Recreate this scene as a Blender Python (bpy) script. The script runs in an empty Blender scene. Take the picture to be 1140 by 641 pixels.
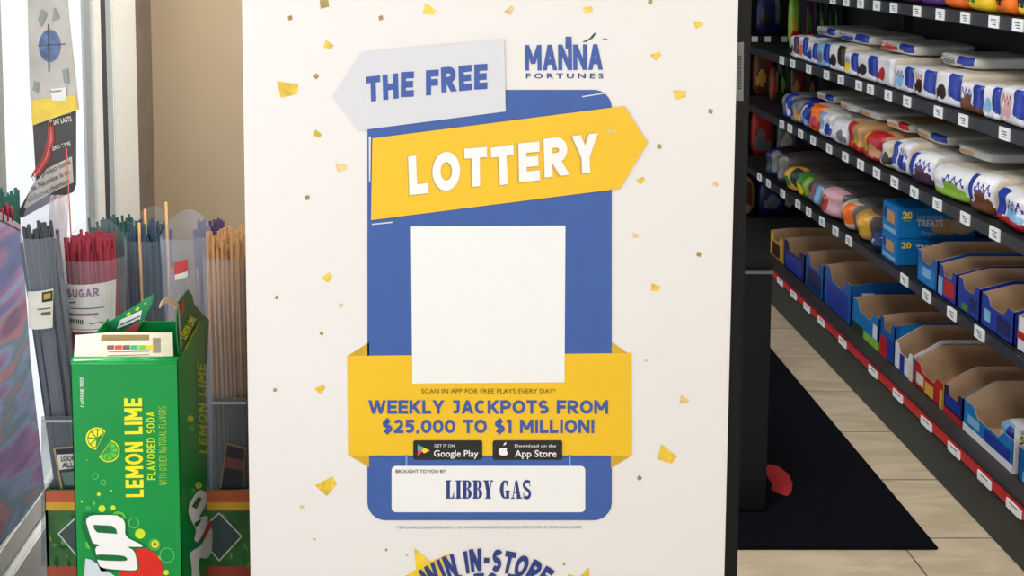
import bpy, bmesh, math, random
from math import sin, cos, pi, radians, atan, sqrt
from mathutils import Vector, Matrix
random.seed(7)
SC = bpy.context.scene
COL = SC.collection

# ------------------------------------------------------------------ camera model
F, PX, PY, CAMH = 1140.0, 481.0, 31.0, 1.625
PITCH = atan(93/1140)
def P(x, y, ax, val, off=0.0):
    """point where the sight line of photo position (x,y) meets the plane axis=val"""
    a = (x-PX)/F; b = -(y-PY)/F
    d = (a, b*sin(PITCH)+cos(PITCH), b*cos(PITCH)-sin(PITCH))
    o = (0, 0, CAMH)
    t = (val-o[ax])/d[ax]
    v = Vector((o[0]+t*d[0], o[1]+t*d[1], o[2]+t*d[2]))
    v[ax] += off
    return v
cam = bpy.data.cameras.new('camera'); co = bpy.data.objects.new('camera', cam); COL.objects.link(co)
co.location = (0, 0, CAMH); co.rotation_euler = (pi/2-PITCH, 0, 0)
cam.sensor_width = 36; cam.lens = 36*F/1140
cam.shift_x = (570-PX)/1140; cam.shift_y = (PY-320.5)/1140
cam.clip_start = 0.02
SC.camera = co

# ------------------------------------------------------------------ materials
def lin(c):
    return tuple(((v/255)/12.92 if v/255 <= .04045 else ((v/255+.055)/1.055)**2.4) for v in c)
MATS = {}
def M(rgb, rough=.55, metal=0, var=.06, scale=40, bump=0, spec=.5):
    key = (tuple(rgb), rough, metal, var, scale, bump, spec)
    if key in MATS: return MATS[key]
    m = bpy.data.materials.new('surface_%d' % len(MATS)); m.use_nodes = True
    nt = m.node_tree; b = nt.nodes['Principled BSDF']
    c = lin(rgb)
    tc = nt.nodes.new('ShaderNodeTexCoord'); n = nt.nodes.new('ShaderNodeTexNoise')
    n.inputs['Scale'].default_value = scale; n.inputs['Detail'].default_value = 3
    nt.links.new(tc.outputs['Object'], n.inputs['Vector'])
    r = nt.nodes.new('ShaderNodeValToRGB')
    r.color_ramp.elements[0].position = .3; r.color_ramp.elements[1].position = .7
    r.color_ramp.elements[0].color = tuple(v*(1-var) for v in c)+(1,)
    r.color_ramp.elements[1].color = tuple(min(1, v*(1+var)) for v in c)+(1,)
    nt.links.new(n.outputs['Fac'], r.inputs['Fac']); nt.links.new(r.outputs['Color'], b.inputs['Base Color'])
    b.inputs['Roughness'].default_value = rough; b.inputs['Metallic'].default_value = metal
    b.inputs['Specular IOR Level'].default_value = spec
    if bump:
        bp = nt.nodes.new('ShaderNodeBump'); bp.inputs['Strength'].default_value = bump
        nt.links.new(n.outputs['Fac'], bp.inputs['Height']); nt.links.new(bp.outputs['Normal'], b.inputs['Normal'])
    MATS[key] = m
    return m
def film(rgb, alpha, rough=.2, name='clear_film', bump=0):
    m = bpy.data.materials.new(name); m.use_nodes = True
    nt = m.node_tree; b = nt.nodes['Principled BSDF']; out = nt.nodes['Material Output']
    b.inputs['Base Color'].default_value = lin(rgb)+(1,); b.inputs['Roughness'].default_value = rough
    tr = nt.nodes.new('ShaderNodeBsdfTransparent'); mx = nt.nodes.new('ShaderNodeMixShader')
    n = nt.nodes.new('ShaderNodeTexNoise'); n.inputs['Scale'].default_value = 14
    tc = nt.nodes.new('ShaderNodeTexCoord'); nt.links.new(tc.outputs['Object'], n.inputs['Vector'])
    mr = nt.nodes.new('ShaderNodeMapRange'); mr.inputs['From Min'].default_value = .3; mr.inputs['From Max'].default_value = .7
    mr.inputs['To Min'].default_value = alpha*.8; mr.inputs['To Max'].default_value = min(1, alpha*1.2)
    nt.links.new(n.outputs['Fac'], mr.inputs['Value']); nt.links.new(mr.outputs['Result'], mx.inputs['Fac'])
    nt.links.new(tr.outputs[0], mx.inputs[1]); nt.links.new(b.outputs[0], mx.inputs[2]); nt.links.new(mx.outputs[0], out.inputs['Surface'])
    if bump:
        bp = nt.nodes.new('ShaderNodeBump'); bp.inputs['Strength'].default_value = bump
        nt.links.new(n.outputs['Fac'], bp.inputs['Height']); nt.links.new(bp.outputs['Normal'], b.inputs['Normal'])
    return m
def emis(rgb, s):
    m = bpy.data.materials.new('lamp_glow'); m.use_nodes = True
    b = m.node_tree.nodes['Principled BSDF']; b.inputs['Base Color'].default_value = lin(rgb)+(1,)
    b.inputs['Emission Color'].default_value = lin(rgb)+(1,); b.inputs['Emission Strength'].default_value = s
    return m

# ------------------------------------------------------------------ objects
def link(name, me, mat=None, parent=None):
    o = bpy.data.objects.new(name, me); COL.objects.link(o)
    if mat is not None and me is not None:
        for m in (mat if isinstance(mat, (list, tuple)) else [mat]): me.materials.append(m)
    if parent: o.parent = parent
    return o
def root(name, label, cat, group=None, loc=(0, 0, 0)):
    o = bpy.data.objects.new(name, None); COL.objects.link(o); o.location = loc; o.empty_display_size = .05
    return tag(o, label, cat, group)
def tag(o, label, cat, group=None):
    o['label'] = label; o['category'] = cat
    if group: o['group'] = group
    return o
def place(o, parent):
    """parent keeping world placement (parents are only translated/rotated about Z)"""
    bpy.context.view_layer.update()
    o.parent = parent; o.matrix_parent_inverse = parent.matrix_world.inverted()
    return o
class MB:
    def __init__(s): s.bm = bmesh.new()
    def box(s, a, b, mi=0, bev=0):
        x0, x1 = sorted((a[0], b[0])); y0, y1 = sorted((a[1], b[1])); z0, z1 = sorted((a[2], b[2]))
        v = [s.bm.verts.new(p) for p in ((x0,y0,z0),(x1,y0,z0),(x1,y1,z0),(x0,y1,z0),(x0,y0,z1),(x1,y0,z1),(x1,y1,z1),(x0,y1,z1))]
        fs = [s.bm.faces.new([v[i] for i in q]) for q in ((0,3,2,1),(4,5,6,7),(0,1,5,4),(1,2,6,5),(2,3,7,6),(3,0,4,7))]
        for f in fs: f.material_index = mi
        if bev:
            es = list({e for f in fs for e in f.edges})
            bmesh.ops.bevel(s.bm, geom=es, offset=bev, segments=2, affect='EDGES', material=mi)
        return s
    def poly(s, pts, mi=0):
        v = [s.bm.verts.new(p) for p in pts]
        f = s.bm.faces.new(v); f.material_index = mi; f.normal_update()
        if len(pts) > 4: bmesh.ops.triangulate(s.bm, faces=[f])
        return s
    def slab(s, pts, vec, mi=0):
        """a sheet of outline pts with thickness vec"""
        vec = Vector(vec); a = [s.bm.verts.new(p) for p in pts]; b = [s.bm.verts.new(Vector(p)+vec) for p in pts]
        fs = [s.bm.faces.new(a), s.bm.faces.new(b[::-1])]
        n = len(a)
        for i in range(n):
            f = s.bm.faces.new([a[i], b[i], b[(i+1) % n], a[(i+1) % n]]); f.material_index = mi
        for f in fs: f.material_index = mi; f.normal_update()
        bmesh.ops.triangulate(s.bm, faces=fs)
        bmesh.ops.recalc_face_normals(s.bm, faces=s.bm.faces[:])
        return s
    def layered(s, pts, k, mi=0):
        """a printed patch: wound to face the room, lifted a hair more for each patch so none coincide"""
        pts = [Vector(p) for p in pts]; n = Vector((0, 0, 0))
        for i in range(len(pts)): n += pts[i].cross(pts[(i+1) % len(pts)])
        if n.length < 1e-12: return s
        n.normalize()
        if n.dot(Vector((0, 0, CAMH))-pts[0]) < 0: n = -n; pts = pts[::-1]
        return s.poly([p+n*(1e-5*(k % 12)) for p in pts], mi)
    def cyl(s, a, b, r, n=8, r2=None, mi=0):
        a = Vector(a); b = Vector(b); d = (b-a).normalized(); r2 = r if r2 is None else r2
        u = d.orthogonal().normalized(); w = d.cross(u)
        A = [s.bm.verts.new(a+r*(u*cos(2*pi*i/n)+w*sin(2*pi*i/n))) for i in range(n)]
        B = [s.bm.verts.new(b+r2*(u*cos(2*pi*i/n)+w*sin(2*pi*i/n))) for i in range(n)]
        for i in range(n):
            f = s.bm.faces.new([A[i], A[(i+1) % n], B[(i+1) % n], B[i]]); f.material_index = mi; f.smooth = True
        s.bm.faces.new(A[::-1]).material_index = mi; s.bm.faces.new(B).material_index = mi
        return s
    def build(s, name, mat, parent=None):
        me = bpy.data.meshes.new(name); s.bm.to_mesh(me); s.bm.free()
        return link(name, me, mat, parent)
def struct(o): o['kind'] = 'structure'; return o

# ------------------------------------------------------------------ lettering
def arc(cx, cy, rx, ry, a0, a1, n=14):
    return [(cx+rx*cos(radians(a0+(a1-a0)*i/n)), cy+ry*sin(radians(a0+(a1-a0)*i/n))) for i in range(n+1)]
GL = {
 'A': (.95, [('D',0,0,.5,1),('D',1,0,.5,1),('L',.24,.28,.76,.28)]),
 'B': (.88, [('L',0,0,0,1),('C',[(0,1)]+arc(.5,.76,.42,.24,90,-90)+[(0,.52)]),('C',[(0,.52)]+arc(.55,.26,.45,.26,90,-90)+[(0,0)])]),
 'C': (.9, [('C',arc(.5,.5,.5,.5,48,312,22))]),
 'D': (.95, [('L',0,0,0,1),('C',[(0,1)]+arc(.4,.5,.6,.5,90,-90,18)+[(0,0)])]),
 'E': (.76, [('L',0,0,0,1),('L',0,1,1,1),('L',0,.5,.9,.5),('L',0,0,1,0)]),
 'F': (.74, [('L',0,0,0,1),('L',0,1,1,1),('L',0,.5,.9,.5)]),
 'G': (.95, [('C',arc(.5,.5,.5,.5,48,345,22)),('L',.6,.45,1,.45),('L',1,.12,1,.45)]),
 'H': (.9, [('L',0,0,0,1),('L',1,0,1,1),('L',0,.5,1,.5)]),
 'I': (.3, [('L',.5,0,.5,1)]),
 'J': (.62, [('L',.2,1,.9,1),('C',[(.9,1),(.9,.3)]+arc(.45,.3,.45,.3,0,-150))]),
 'K': (.9, [('L',0,0,0,1),('D',.05,.3,1,1),('D',.35,.55,1,0)]),
 'L': (.7, [('L',0,0,0,1),('L',0,0,1,0)]),
 'M': (1.1, [('L',0,0,0,1),('L',1,0,1,1),('D',0,1,.5,.2),('D',1,1,.5,.2)]),
 'N': (.92, [('L',0,0,0,1),('L',1,0,1,1),('D',0,1,1,0)]),
 'O': (1, [('C',arc(.5,.5,.5,.5,0,360,28))]),
 'P': (.84, [('L',0,0,0,1),('C',[(0,1)]+arc(.5,.72,.5,.28,90,-90)+[(0,.44)])]),
 'R': (.88, [('L',0,0,0,1),('C',[(0,1)]+arc(.5,.73,.45,.27,90,-90)+[(0,.46)]),('D',.4,.46,1,0)]),
 'S': (.82, [('C',arc(.5,.755,.46,.245,35,270,14)+arc(.5,.255,.5,.255,90,-145,14)[1:])]),
 'T': (.82, [('L',0,1,1,1),('L',.5,0,.5,1)]),
 'U': (.9, [('C',[(0,1.18),(0,.42)]+arc(.5,.42,.5,.42,180,360)+[(1,1.18)])]),
 'V': (.95, [('D',0,1,.5,0),('D',1,1,.5,0)]),
 'W': (1.4, [('D',0,1,.27,0),('D',.5,1,.27,0),('D',.5,1,.73,0),('D',1,1,.73,0)]),
 'X': (.92, [('D',0,1,1,0),('D',1,1,0,0)]),
 'Y': (.92, [('D',0,1,.5,.4),('D',1,1,.5,.4),('L',.5,0,.5,.42)]),
 'Z': (.85, [('L',0,1,1,1),('D',1,1,0,0),('L',0,0,1,0)]),
 '0': (.86, [('C',arc(.5,.5,.5,.5,0,360,26))]),
 '1': (.5, [('L',.8,0,.8,1),('L',.2,1,.8,1)]),
 '2': (.8, [('C',arc(.48,.7,.46,.3,160,-35,14)+[(.05,0)]),('L',.05,0,1,0)]),
 '5': (.8, [('L',.15,1,.92,1),('L',.15,.58,.15,1),('C',[(.15,.6)]+arc(.45,.31,.5,.31,90,-140))]),
 '7': (.8, [('L',0,1,1,1),('D',1,1,.3,0)]),
 '$': (.82, [('C',arc(.5,.755,.46,.245,35,270,14)+arc(.5,.255,.5,.255,90,-145,14)[1:]),('L',.5,-.12,.5,1.12)]),
 ',': (.3, [('D',.6,.16,.3,-.2)]),
 '.': (.3, [('L',.5,0,.5,.02)]),
 '!': (.3, [('L',.5,.4,.5,1),('L',.5,0,.5,.02)]),
 '-': (.55, [('L',.2,.45,.8,.45)]),
 ' ': (.42, []),
}
def ribbon(pts, t):
    out = []
    n = len(pts); L = []; R = []
    closed = (Vector(pts[0])-Vector(pts[-1])).length < 1e-6
    for i in range(n):
        a = Vector(pts[i-1]) if i > 0 else (Vector(pts[-2]) if closed else Vector(pts[0]))
        c = Vector(pts[i+1]) if i < n-1 else (Vector(pts[1]) if closed else Vector(pts[-1]))
        b = Vector(pts[i])
        d1 = (b-a); d2 = (c-b)
        if d1.length < 1e-9: d1 = d2
        if d2.length < 1e-9: d2 = d1
        d = (d1.normalized()+d2.normalized()).normalized(); nn = Vector((-d.y, d.x))
        k = 1/max(.5, nn.dot(Vector((-d1.normalized().y, d1.normalized().x))))
        L.append(b+nn*t/2*k); R.append(b-nn*t/2*k)
    for i in range(n-1): out.append([L[i], R[i], R[i+1], L[i+1]])
    return out
def glyph(ch, w, t, h=1.0):
    polys = []
    mx = lambda u: t/2+u*(w-t)
    my = lambda v: t/2+v*(h-t)
    for g in GL[ch][1]:
        if g[0] == 'L':
            x0, y0, x1, y1 = mx(g[1]), my(g[2]), mx(g[3]), my(g[4])
            x0, x1 = sorted((x0, x1)); y0, y1 = sorted((y0, y1)); k = t/2
            polys.append([Vector(q) for q in ((x0-k,y0-k),(x1+k,y0-k),(x1+k,y1+k),(x0-k,y1+k))])
        elif g[0] == 'D':
            yy = lambda v: 0 if v == 0 else (h if v == 1 else my(v))
            x0, y0, x1, y1 = mx(g[1]), yy(g[2]), mx(g[3]), yy(g[4])
            ln = sqrt((x1-x0)**2+(y1-y0)**2); k = min(t*ln/abs(y1-y0)/2, t*.85)
            polys.append([Vector(q) for q in ((x0-k,y0),(x0+k,y0),(x1+k,y1),(x1-k,y1))])
        else:
            polys += ribbon([(mx(u), my(v)) for u, v in g[1]], t)
    return polys
def word(s, t=.2, sp=.14, slant=0, cond=1.0, jit=0):
    """polygons of a line of capitals, cap height 1, plus its length"""
    x = 0; out = []; rr = random.Random(3)
    for ch in s:
        w = GL[ch][0]*cond
        if ch in 'I.,!': w = max(w, t)
        dy = rr.uniform(-jit, jit); ro = rr.uniform(-jit, jit)*1.2
        for p in (glyph(ch, w, t) if ch != ' ' else []):
            q = []
            for v in p:
                vx, vy = v.x-w/2, v.y-.5
                vx, vy = vx*cos(ro)-vy*sin(ro), vx*sin(ro)+vy*cos(ro)
                vx += w/2; vy += .5+dy
                q.append((x+vx+slant*vy, vy))
            out.append(q)
        x += w+sp
    return out, x-sp
def lettering(name, s, a, b, h, fn, mat, parent=None, warp=None, **kw):
    """capitals from photo point a to b along the baseline, cap height h; fn turns a photo point into 3D"""
    polys, L = word(s, **kw)
    mb = MB(); a = Vector(a); b = Vector(b); e = (b-a)/L; u = (b-a).normalized(); up = Vector((u.y, -u.x))*h
    if up.y > 0 and abs(u.x) > .5: up = -up
    for p in polys:
        pts = [fn(*(warp(x/L, y) if warp else (a+e*x+up*y))) for x, y in p]
        mb.layered(pts, len(mb.bm.faces))
    return mb.build(name, mat, parent)
def bfont(name, s, a, b, h, fn, mat, parent=None, off=0.0, flip=False, slant=0):
    """built-in font line from photo point a to b (baseline), total glyph height h for caps"""
    c = bpy.data.curves.new('t', 'FONT'); c.body = s; c.size = 1; c.offset = off; c.resolution_u = 3; c.shear = slant
    o = bpy.data.objects.new('t', c); COL.objects.link(o); bpy.context.view_layer.update()
    me = bpy.data.meshes.new_from_object(o.evaluated_get(bpy.context.evaluated_depsgraph_get()))
    bpy.data.objects.remove(o); bpy.data.curves.remove(c)
    xs = [v.co.x for v in me.vertices]; x0, x1 = min(xs), max(xs)
    a = Vector(a); b = Vector(b); u = (b-a).normalized(); up = Vector((u.y, -u.x))*h
    e = (b-a)/(x1-x0)
    for v in me.vertices:
        q = a+e*(v.co.x-x0)+up*(v.co.y/.73)
        v.co = fn(q.x, q.y)
    return link(name, me, mat, parent)

# ================================================================== THE ROOM
WX = -.74                                   # window wall plane
WALLY = P(172, 200, 0, WX).y                # beige wall
SILLZ = P(0, 603, 0, WX).z
CEIL = 2.9
def yw(px): return P(px, 200, 0, WX).y
# floor
fm = bpy.data.materials.new('floor_tile'); fm.use_nodes = True
nt = fm.node_tree; b = nt.nodes['Principled BSDF']
tc = nt.nodes.new('ShaderNodeTexCoord'); mp = nt.nodes.new('ShaderNodeMapping'); br = nt.nodes.new('ShaderNodeTexBrick')
ty = .308; mp.inputs['Location'].default_value = (-(1.278-.61*5), -(2.997-ty*20), 0)
nt.links.new(tc.outputs['Object'], mp.inputs['Vector']); nt.links.new(mp.outputs['Vector'], br.inputs['Vector'])
br.offset = 0; br.inputs['Scale'].default_value = 1; br.inputs['Brick Width'].default_value = .61; br.inputs['Row Height'].default_value = ty
br.inputs['Mortar Size'].default_value = .0022; br.inputs['Mortar Smooth'].default_value = .1; br.inputs['Bias'].default_value = 0
br.inputs['Color1'].default_value = lin((205,192,168))+(1,); br.inputs['Color2'].default_value = lin((196,183,160))+(1,); br.inputs['Mortar'].default_value = lin((85,75,60))+(1,)
n1 = nt.nodes.new('ShaderNodeTexNoise'); n1.inputs['Scale'].default_value = 3; n1.inputs['Detail'].default_value = 6; n1.inputs['Distortion'].default_value = 1.5
m2 = nt.nodes.new('ShaderNodeMapping'); m2.inputs['Scale'].default_value = (1, 4, 1)
nt.links.new(tc.outputs['Object'], m2.inputs['Vector']); nt.links.new(m2.outputs['Vector'], n1.inputs['Vector'])
rp = nt.nodes.new('ShaderNodeValToRGB'); rp.color_ramp.elements[0].position = .35; rp.color_ramp.elements[1].position = .6
rp.color_ramp.elements[0].color = (.78,.76,.72,1); rp.color_ramp.elements[1].color = (1,1,1,1)
mx = nt.nodes.new('ShaderNodeMix'); mx.data_type = 'RGBA'; mx.blend_type = 'MULTIPLY'; mx.inputs[0].default_value = 1
nt.links.new(n1.outputs['Fac'], rp.inputs['Fac']); nt.links.new(br.outputs['Color'], mx.inputs[6]); nt.links.new(rp.outputs['Color'], mx.inputs[7])
nt.links.new(mx.outputs[2], b.inputs['Base Color']); b.inputs['Roughness'].default_value = .4
FX0, FX1, FY0, FY1 = WX-.2, 2.2, -3.0, 6.6
struct(MB().box((FX0, FY0, -.05), (FX1, FY1, 0)).build('floor', fm))
struct(MB().box((FX0, FY0, CEIL), (FX1, FY1, CEIL+.05)).build('ceiling', M((215,212,205), .9)))
struct(MB().box((2.1, FY0, 0), (2.2, FY1, CEIL)).build('wall_right', M((70,70,72), .8)))
struct(MB().box((FX0, FY1-.1, 0), (2.1, FY1, CEIL)).build('wall_far', M((60,60,62), .8)))
beige = M((186,167,140), .85, var=.03, scale=6)
struct(MB().box((WX, WALLY, 0), (.55, WALLY+.16, CEIL)).build('wall_back', beige))
# assumed storefront wall behind the camera: piers around a wide opening added for daylight
w = MB(); fy = FY0+.1
w.box((WX, FY0, 0), (2.1, fy, .75)); w.box((WX, FY0, 2.45), (2.1, fy, CEIL)); w.box((WX, FY0, .75), (-.5, fy, 2.45)); w.box((1.9, FY0, .75), (2.1, fy, 2.45))
struct(w.build('wall_front', beige))
# window wall on the left
alu = M((236,240,240), .35, var=.02); alug = M((150,158,162), .4, var=.03); gask = M((48,56,60), .5)
y0, y1, y2, y3, y4 = yw(98), yw(105), yw(113), yw(124), yw(150)
w = MB()
w.box((WX-.1, FY0, 0), (WX, WALLY+.16, SILLZ-.22))
w.box((WX-.1, FY0, CEIL-.4), (WX, WALLY+.16, CEIL))
struct(w.build('wall_left', beige))
struct(MB().box((WX-.006, y4, SILLZ-.22), (WX, WALLY, CEIL-.4)).build('trim_1', M((118,106,94), .7, var=.1, scale=12)))
struct(MB().box((WX-.006, WALLY, SILLZ-.22), (WX, WALLY+.16, CEIL-.4)).build('trim_2', beige))
def frame_box(name, a, b, mat): return struct(MB().box(a, b, bev=.002).build(name, mat))
fr = MB()
fr.box((WX-.006, y3, SILLZ-.22), (WX+.012, y4, CEIL-.4), 0, .003)
fr.box((WX-.006, y2, SILLZ-.22), (WX-.004, y3, CEIL-.4), 2)
fr.box((WX-.006, y1, SILLZ-.22), (WX+.008, y2, CEIL-.4), 0, .002)
fr.box((WX-.006, y0, SILLZ-.22), (WX+.0, y1, CEIL-.4), 1)
# mullion nearer the camera
fr.box((WX-.006, yw(-26), SILLZ), (WX+.006, yw(4), CEIL-.4), 1, .002)
fr.box((WX-.006, FY0, SILLZ-.045), (WX+.012, y0, SILLZ), 0, .003)
fr.box((WX-.006, FY0, SILLZ-.06), (WX-.004, y0, SILLZ-.045), 1)
fr.box((WX-.006, FY0, SILLZ-.16), (WX+.02, y0, SILLZ-.06), 0, .003)
fr.box((WX-.006, FY0, SILLZ-.22), (WX+.0, y0, SILLZ-.16), 1)
win = struct(fr.build('window_1', [alu, alug, gask]))
gl = film((235,245,250), .06, .02, 'window_glass')
MB().box((WX-.004, FY0, SILLZ), (WX-.002, y0, CEIL-.4)).build('window_pane', gl, win)

# ================================================================== POSTER
PYY = 1.25
BY = M((229,225,222), .6, var=.01, scale=4)
BLUE = M((54,90,160), .55, var=.03); YEL = M((236,188,24), .5, var=.03, scale=8); GOLD = M((206,166,30), .5, var=.08)
WHITE = M((236,236,233), .5, var=.01); PALE = M((211,211,216), .55, var=.015, scale=6); NAVY = M((34,54,124), .5); DBL = M((52,84,158), .5)
BLACK = M((22,24,28), .4); INKG = M((60,66,80), .6)
poster = root('lottery_poster', 'large white poster with blue panel, yellow arrow and blank white square, on black stand', 'poster', loc=(.071, PYY, .66))
def lay(k): return lambda x, y: P(x, y, 1, PYY-.0004-.0003*k)
def pl(name, pts, k, mat, par=None):
    f = lay(k); return place(MB().poly([f(*q) for q in pts]).build(name, mat), par or poster)
def each(name, polys, f, mat, par):
    for i, q in enumerate(polys):
        o = place(MB().layered([f(*v) for v in q], i).build(name, mat[i % len(mat)] if isinstance(mat, list) else mat), par)
    return o
def pl_many(name, polys, k, mat, par=None, joined=False):
    f = lay(k)
    if not joined: return each(name, polys, f, mat, par or poster)
    mb = MB()
    for i, q in enumerate(polys): mb.layered([f(*v) for v in q], i, i % (len(mat) if isinstance(mat, list) else 1))
    return place(mb.build(name, mat), par or poster)
def rrect(x0, y0, x1, y1, r, tl=1, tr=1, brr=1, bl=1, n=8):
    p = []
    for cx, cy, a0, on in ((x1-r, y0+r, 90, tr), (x1-r, y1-r, 0, brr), (x0+r, y1-r, -90, bl), (x0+r, y0+r, -180, tl)):
        if on: p += [(cx+r*cos(radians(a0-90*i/n)), cy-r*sin(radians(a0-90*i/n))) for i in range(n+1)]
        else: p.append((x1 if cx > (x0+x1)/2 else x0, y0 if cy < (y0+y1)/2 else y1))
    return p
place(MB().box((-.2325, PYY, .66), (.3745, PYY+.006, 1.62), 0, .0008).build('board', BY), poster)
pl('blue_panel', rrect(409, 100, 681, 579, 20, tl=0), 1, BLUE)
pl_many('ribbon_fold', [[(387,396),(411,381),(411,396)],[(681,381),(703,396),(681,396)],[(387,506),(411,520),(411,506)],[(680,507),(703,507),(680,521)]], 1, GOLD)
pl('yellow_ribbon', [(386.5,396),(703,393),(703.5,507),(387.5,507)], 2, YEL)
pl('lower_blue_panel', rrect(411, 507, 679.5, 579, 20, tl=0, tr=0), 3, BLUE)
pl('upper_blue_strip', [(411,508),(679.5,508),(679.5,507),(411,507)], 3, BLUE)
sq = pl('blank_white_square', [(457.5,252),(629.5,251),(628.5,425.5),(459,427)], 4, WHITE)
pl('sponsor_box', rrect(436, 518.5, 651.5, 570, 5), 4, WHITE)
ar = pl('white_arrow', [(370,107),(402,58),(561,43.5),(563,124),(401,145)], 5, PALE)
ya = pl('yellow_arrow', [(414.5,154),(695,118),(721,159),(690,210),(413,245)], 5, YEL)
pl_many('white_line', [[(410.5,152),(413,152),(412.3,202),(410.8,202)],[(648,107),(673,103),(673,104.4),(648,108.4)],[(414,249),(437,246.5),(437,248),(414,250.4)]], 4, PALE)
# headline lettering
def ptext(name, s, a, b, h, k, mat, **kw): return place(lettering(name, s, a, b, h, lay(k), mat, **kw), poster)
def btext(name, s, a, b, h, k, mat, **kw): return place(bfont(name, s, a, b, h, lay(k), mat, **kw), poster)
ptext('free_lettering', 'THE FREE', (408,113), (543,99), 28, 6, DBL, t=.265, sp=.12, slant=.1, cond=.88, jit=.04)
OUT = M((196,160,70), .6)
ptext('lottery_outline', 'LOTTERY', (454.6,217.8), (665.6,193.2), 44.5, 6, OUT, t=.29, sp=.12, slant=.1, cond=.9, jit=.03)
ptext('lottery_lettering', 'LOTTERY', (455.8,216.6), (666.8,192), 43, 7, WHITE, t=.262, sp=.145, slant=.1, cond=.9, jit=.03)
btext('trademark', 'TM', (676,149), (686,148), 4, 6, PALE)
# company name top right
ptext('company_lettering', 'MANNA', (584.5,78.6), (671,77.6), 28.5, 1, DBL, t=.21, sp=.06, cond=.78)
pl('raised_letter_stem', [(629.5,40.8),(636.5,40.8),(636.5,54),(629.5,54)], 1, DBL)
pl_many('leaf_flourish', [[(648,46.6),(656,43),(662,36.4),(663.6,37.4),(660,42.4),(652,47)],[(671,42.4),(677,43.8),(676.6,44.8),(671,43.4)]], 1, INKG)
for i, ch in enumerate('FORTUNES'):
    pass
btext('company_subtitle', 'F O R T U N E S', (585.6,87.2), (671.6,87.2), 5.8, 1, NAVY, off=.02)
# jackpot copy
btext('scan_note', 'SCAN IN APP FOR FREE PLAYS EVERY DAY!', (469,437.8), (618,437.8), 5.4, 4, M((96,76,30), .6))
ptext('jackpot_lettering', 'WEEKLY JACKPOTS FROM', (410,460.5), (677,460.5), 15, 4, DBL, t=.235, sp=.11, cond=1.02)
ptext('jackpot_lettering', '$25,000 TO $1 MILLION!', (425.5,482), (662,482), 15, 4, DBL, t=.235, sp=.11, cond=1.02)
# store badges
for x0, x1 in ((460, 537), (548.5, 626)):
    pl('badge', rrect(x0, 490, x1, 511.8, 2.5), 5, BLACK)
pl_many('play_triangle', [[(465,494.5),(472,500.6),(465,501)],[(465,501),(472,500.6),(465,508)],[(472,498),(478.5,501.4),(472,504.6),(469,501)],[(465,494.5),(472.5,498.3),(469.6,501.2)]], 6, [M((60,170,220)), M((226,70,60)), M((250,200,60)), M((70,180,120))], joined=True)
def app(cx, cy, s):
    o = []
    for t in range(40):
        a = 2*pi*t/40; r = s*(1+.10*cos(2*a)-.0)
        x = cx+r*.86*cos(a); y = cy-r*sin(a)*.92
        if sin(a) > .8: y += s*.16*(1-abs(cos(a))/.6)
        if sin(a) < -.85: y -= s*.10*(1-abs(cos(a))/.55)
        if -.2 < sin(a) < .62 and cos(a) > 0: x -= s*.34*cos((sin(a)-.21)/.41*pi/2)
        o.append((x, y))
    return o
pl_many('fruit_mark', [app(560.5, 502.6, 5.8), [(560.4,496),(561,493.4),(563.6,491.8),(563.2,494.4)]], 6, WHITE, joined=True)
btext('badge_lettering', 'GET IT ON', (483.5,497.6), (506,497.6), 3.4, 6, WHITE)
btext('badge_lettering', 'Google Play', (483,508.2), (532.5,508.2), 7.6, 6, WHITE, off=.01)
btext('badge_lettering', 'Download on the', (573,497.6), (619,497.6), 3.4, 6, WHITE)
btext('badge_lettering', 'App Store', (573,508.4), (619.5,508.4), 7.8, 6, WHITE, off=.012)
btext('sponsor_note', 'BROUGHT TO YOU BY:', (440.5,526.4), (497,526.4), 3.8, 5, BLACK, off=.012)
pl_many('hanger_line', [[(451.5,506),(453.5,506),(453.5,518.5),(451.5,518.5)],[(633.5,506),(635.5,506),(635.5,518.5),(633.5,518.5)]], 5, M((110,150,215)))
btext('terms_note', '*TERMS AND CONDITIONS APPLY. GO WWW.MANNAFORTUNES.COM/TERMS. FOR 18 YEARS AND OLDER.', (440.5,588.6), (648,588.2), 3.0, 1, M((120,124,140)))
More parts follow.
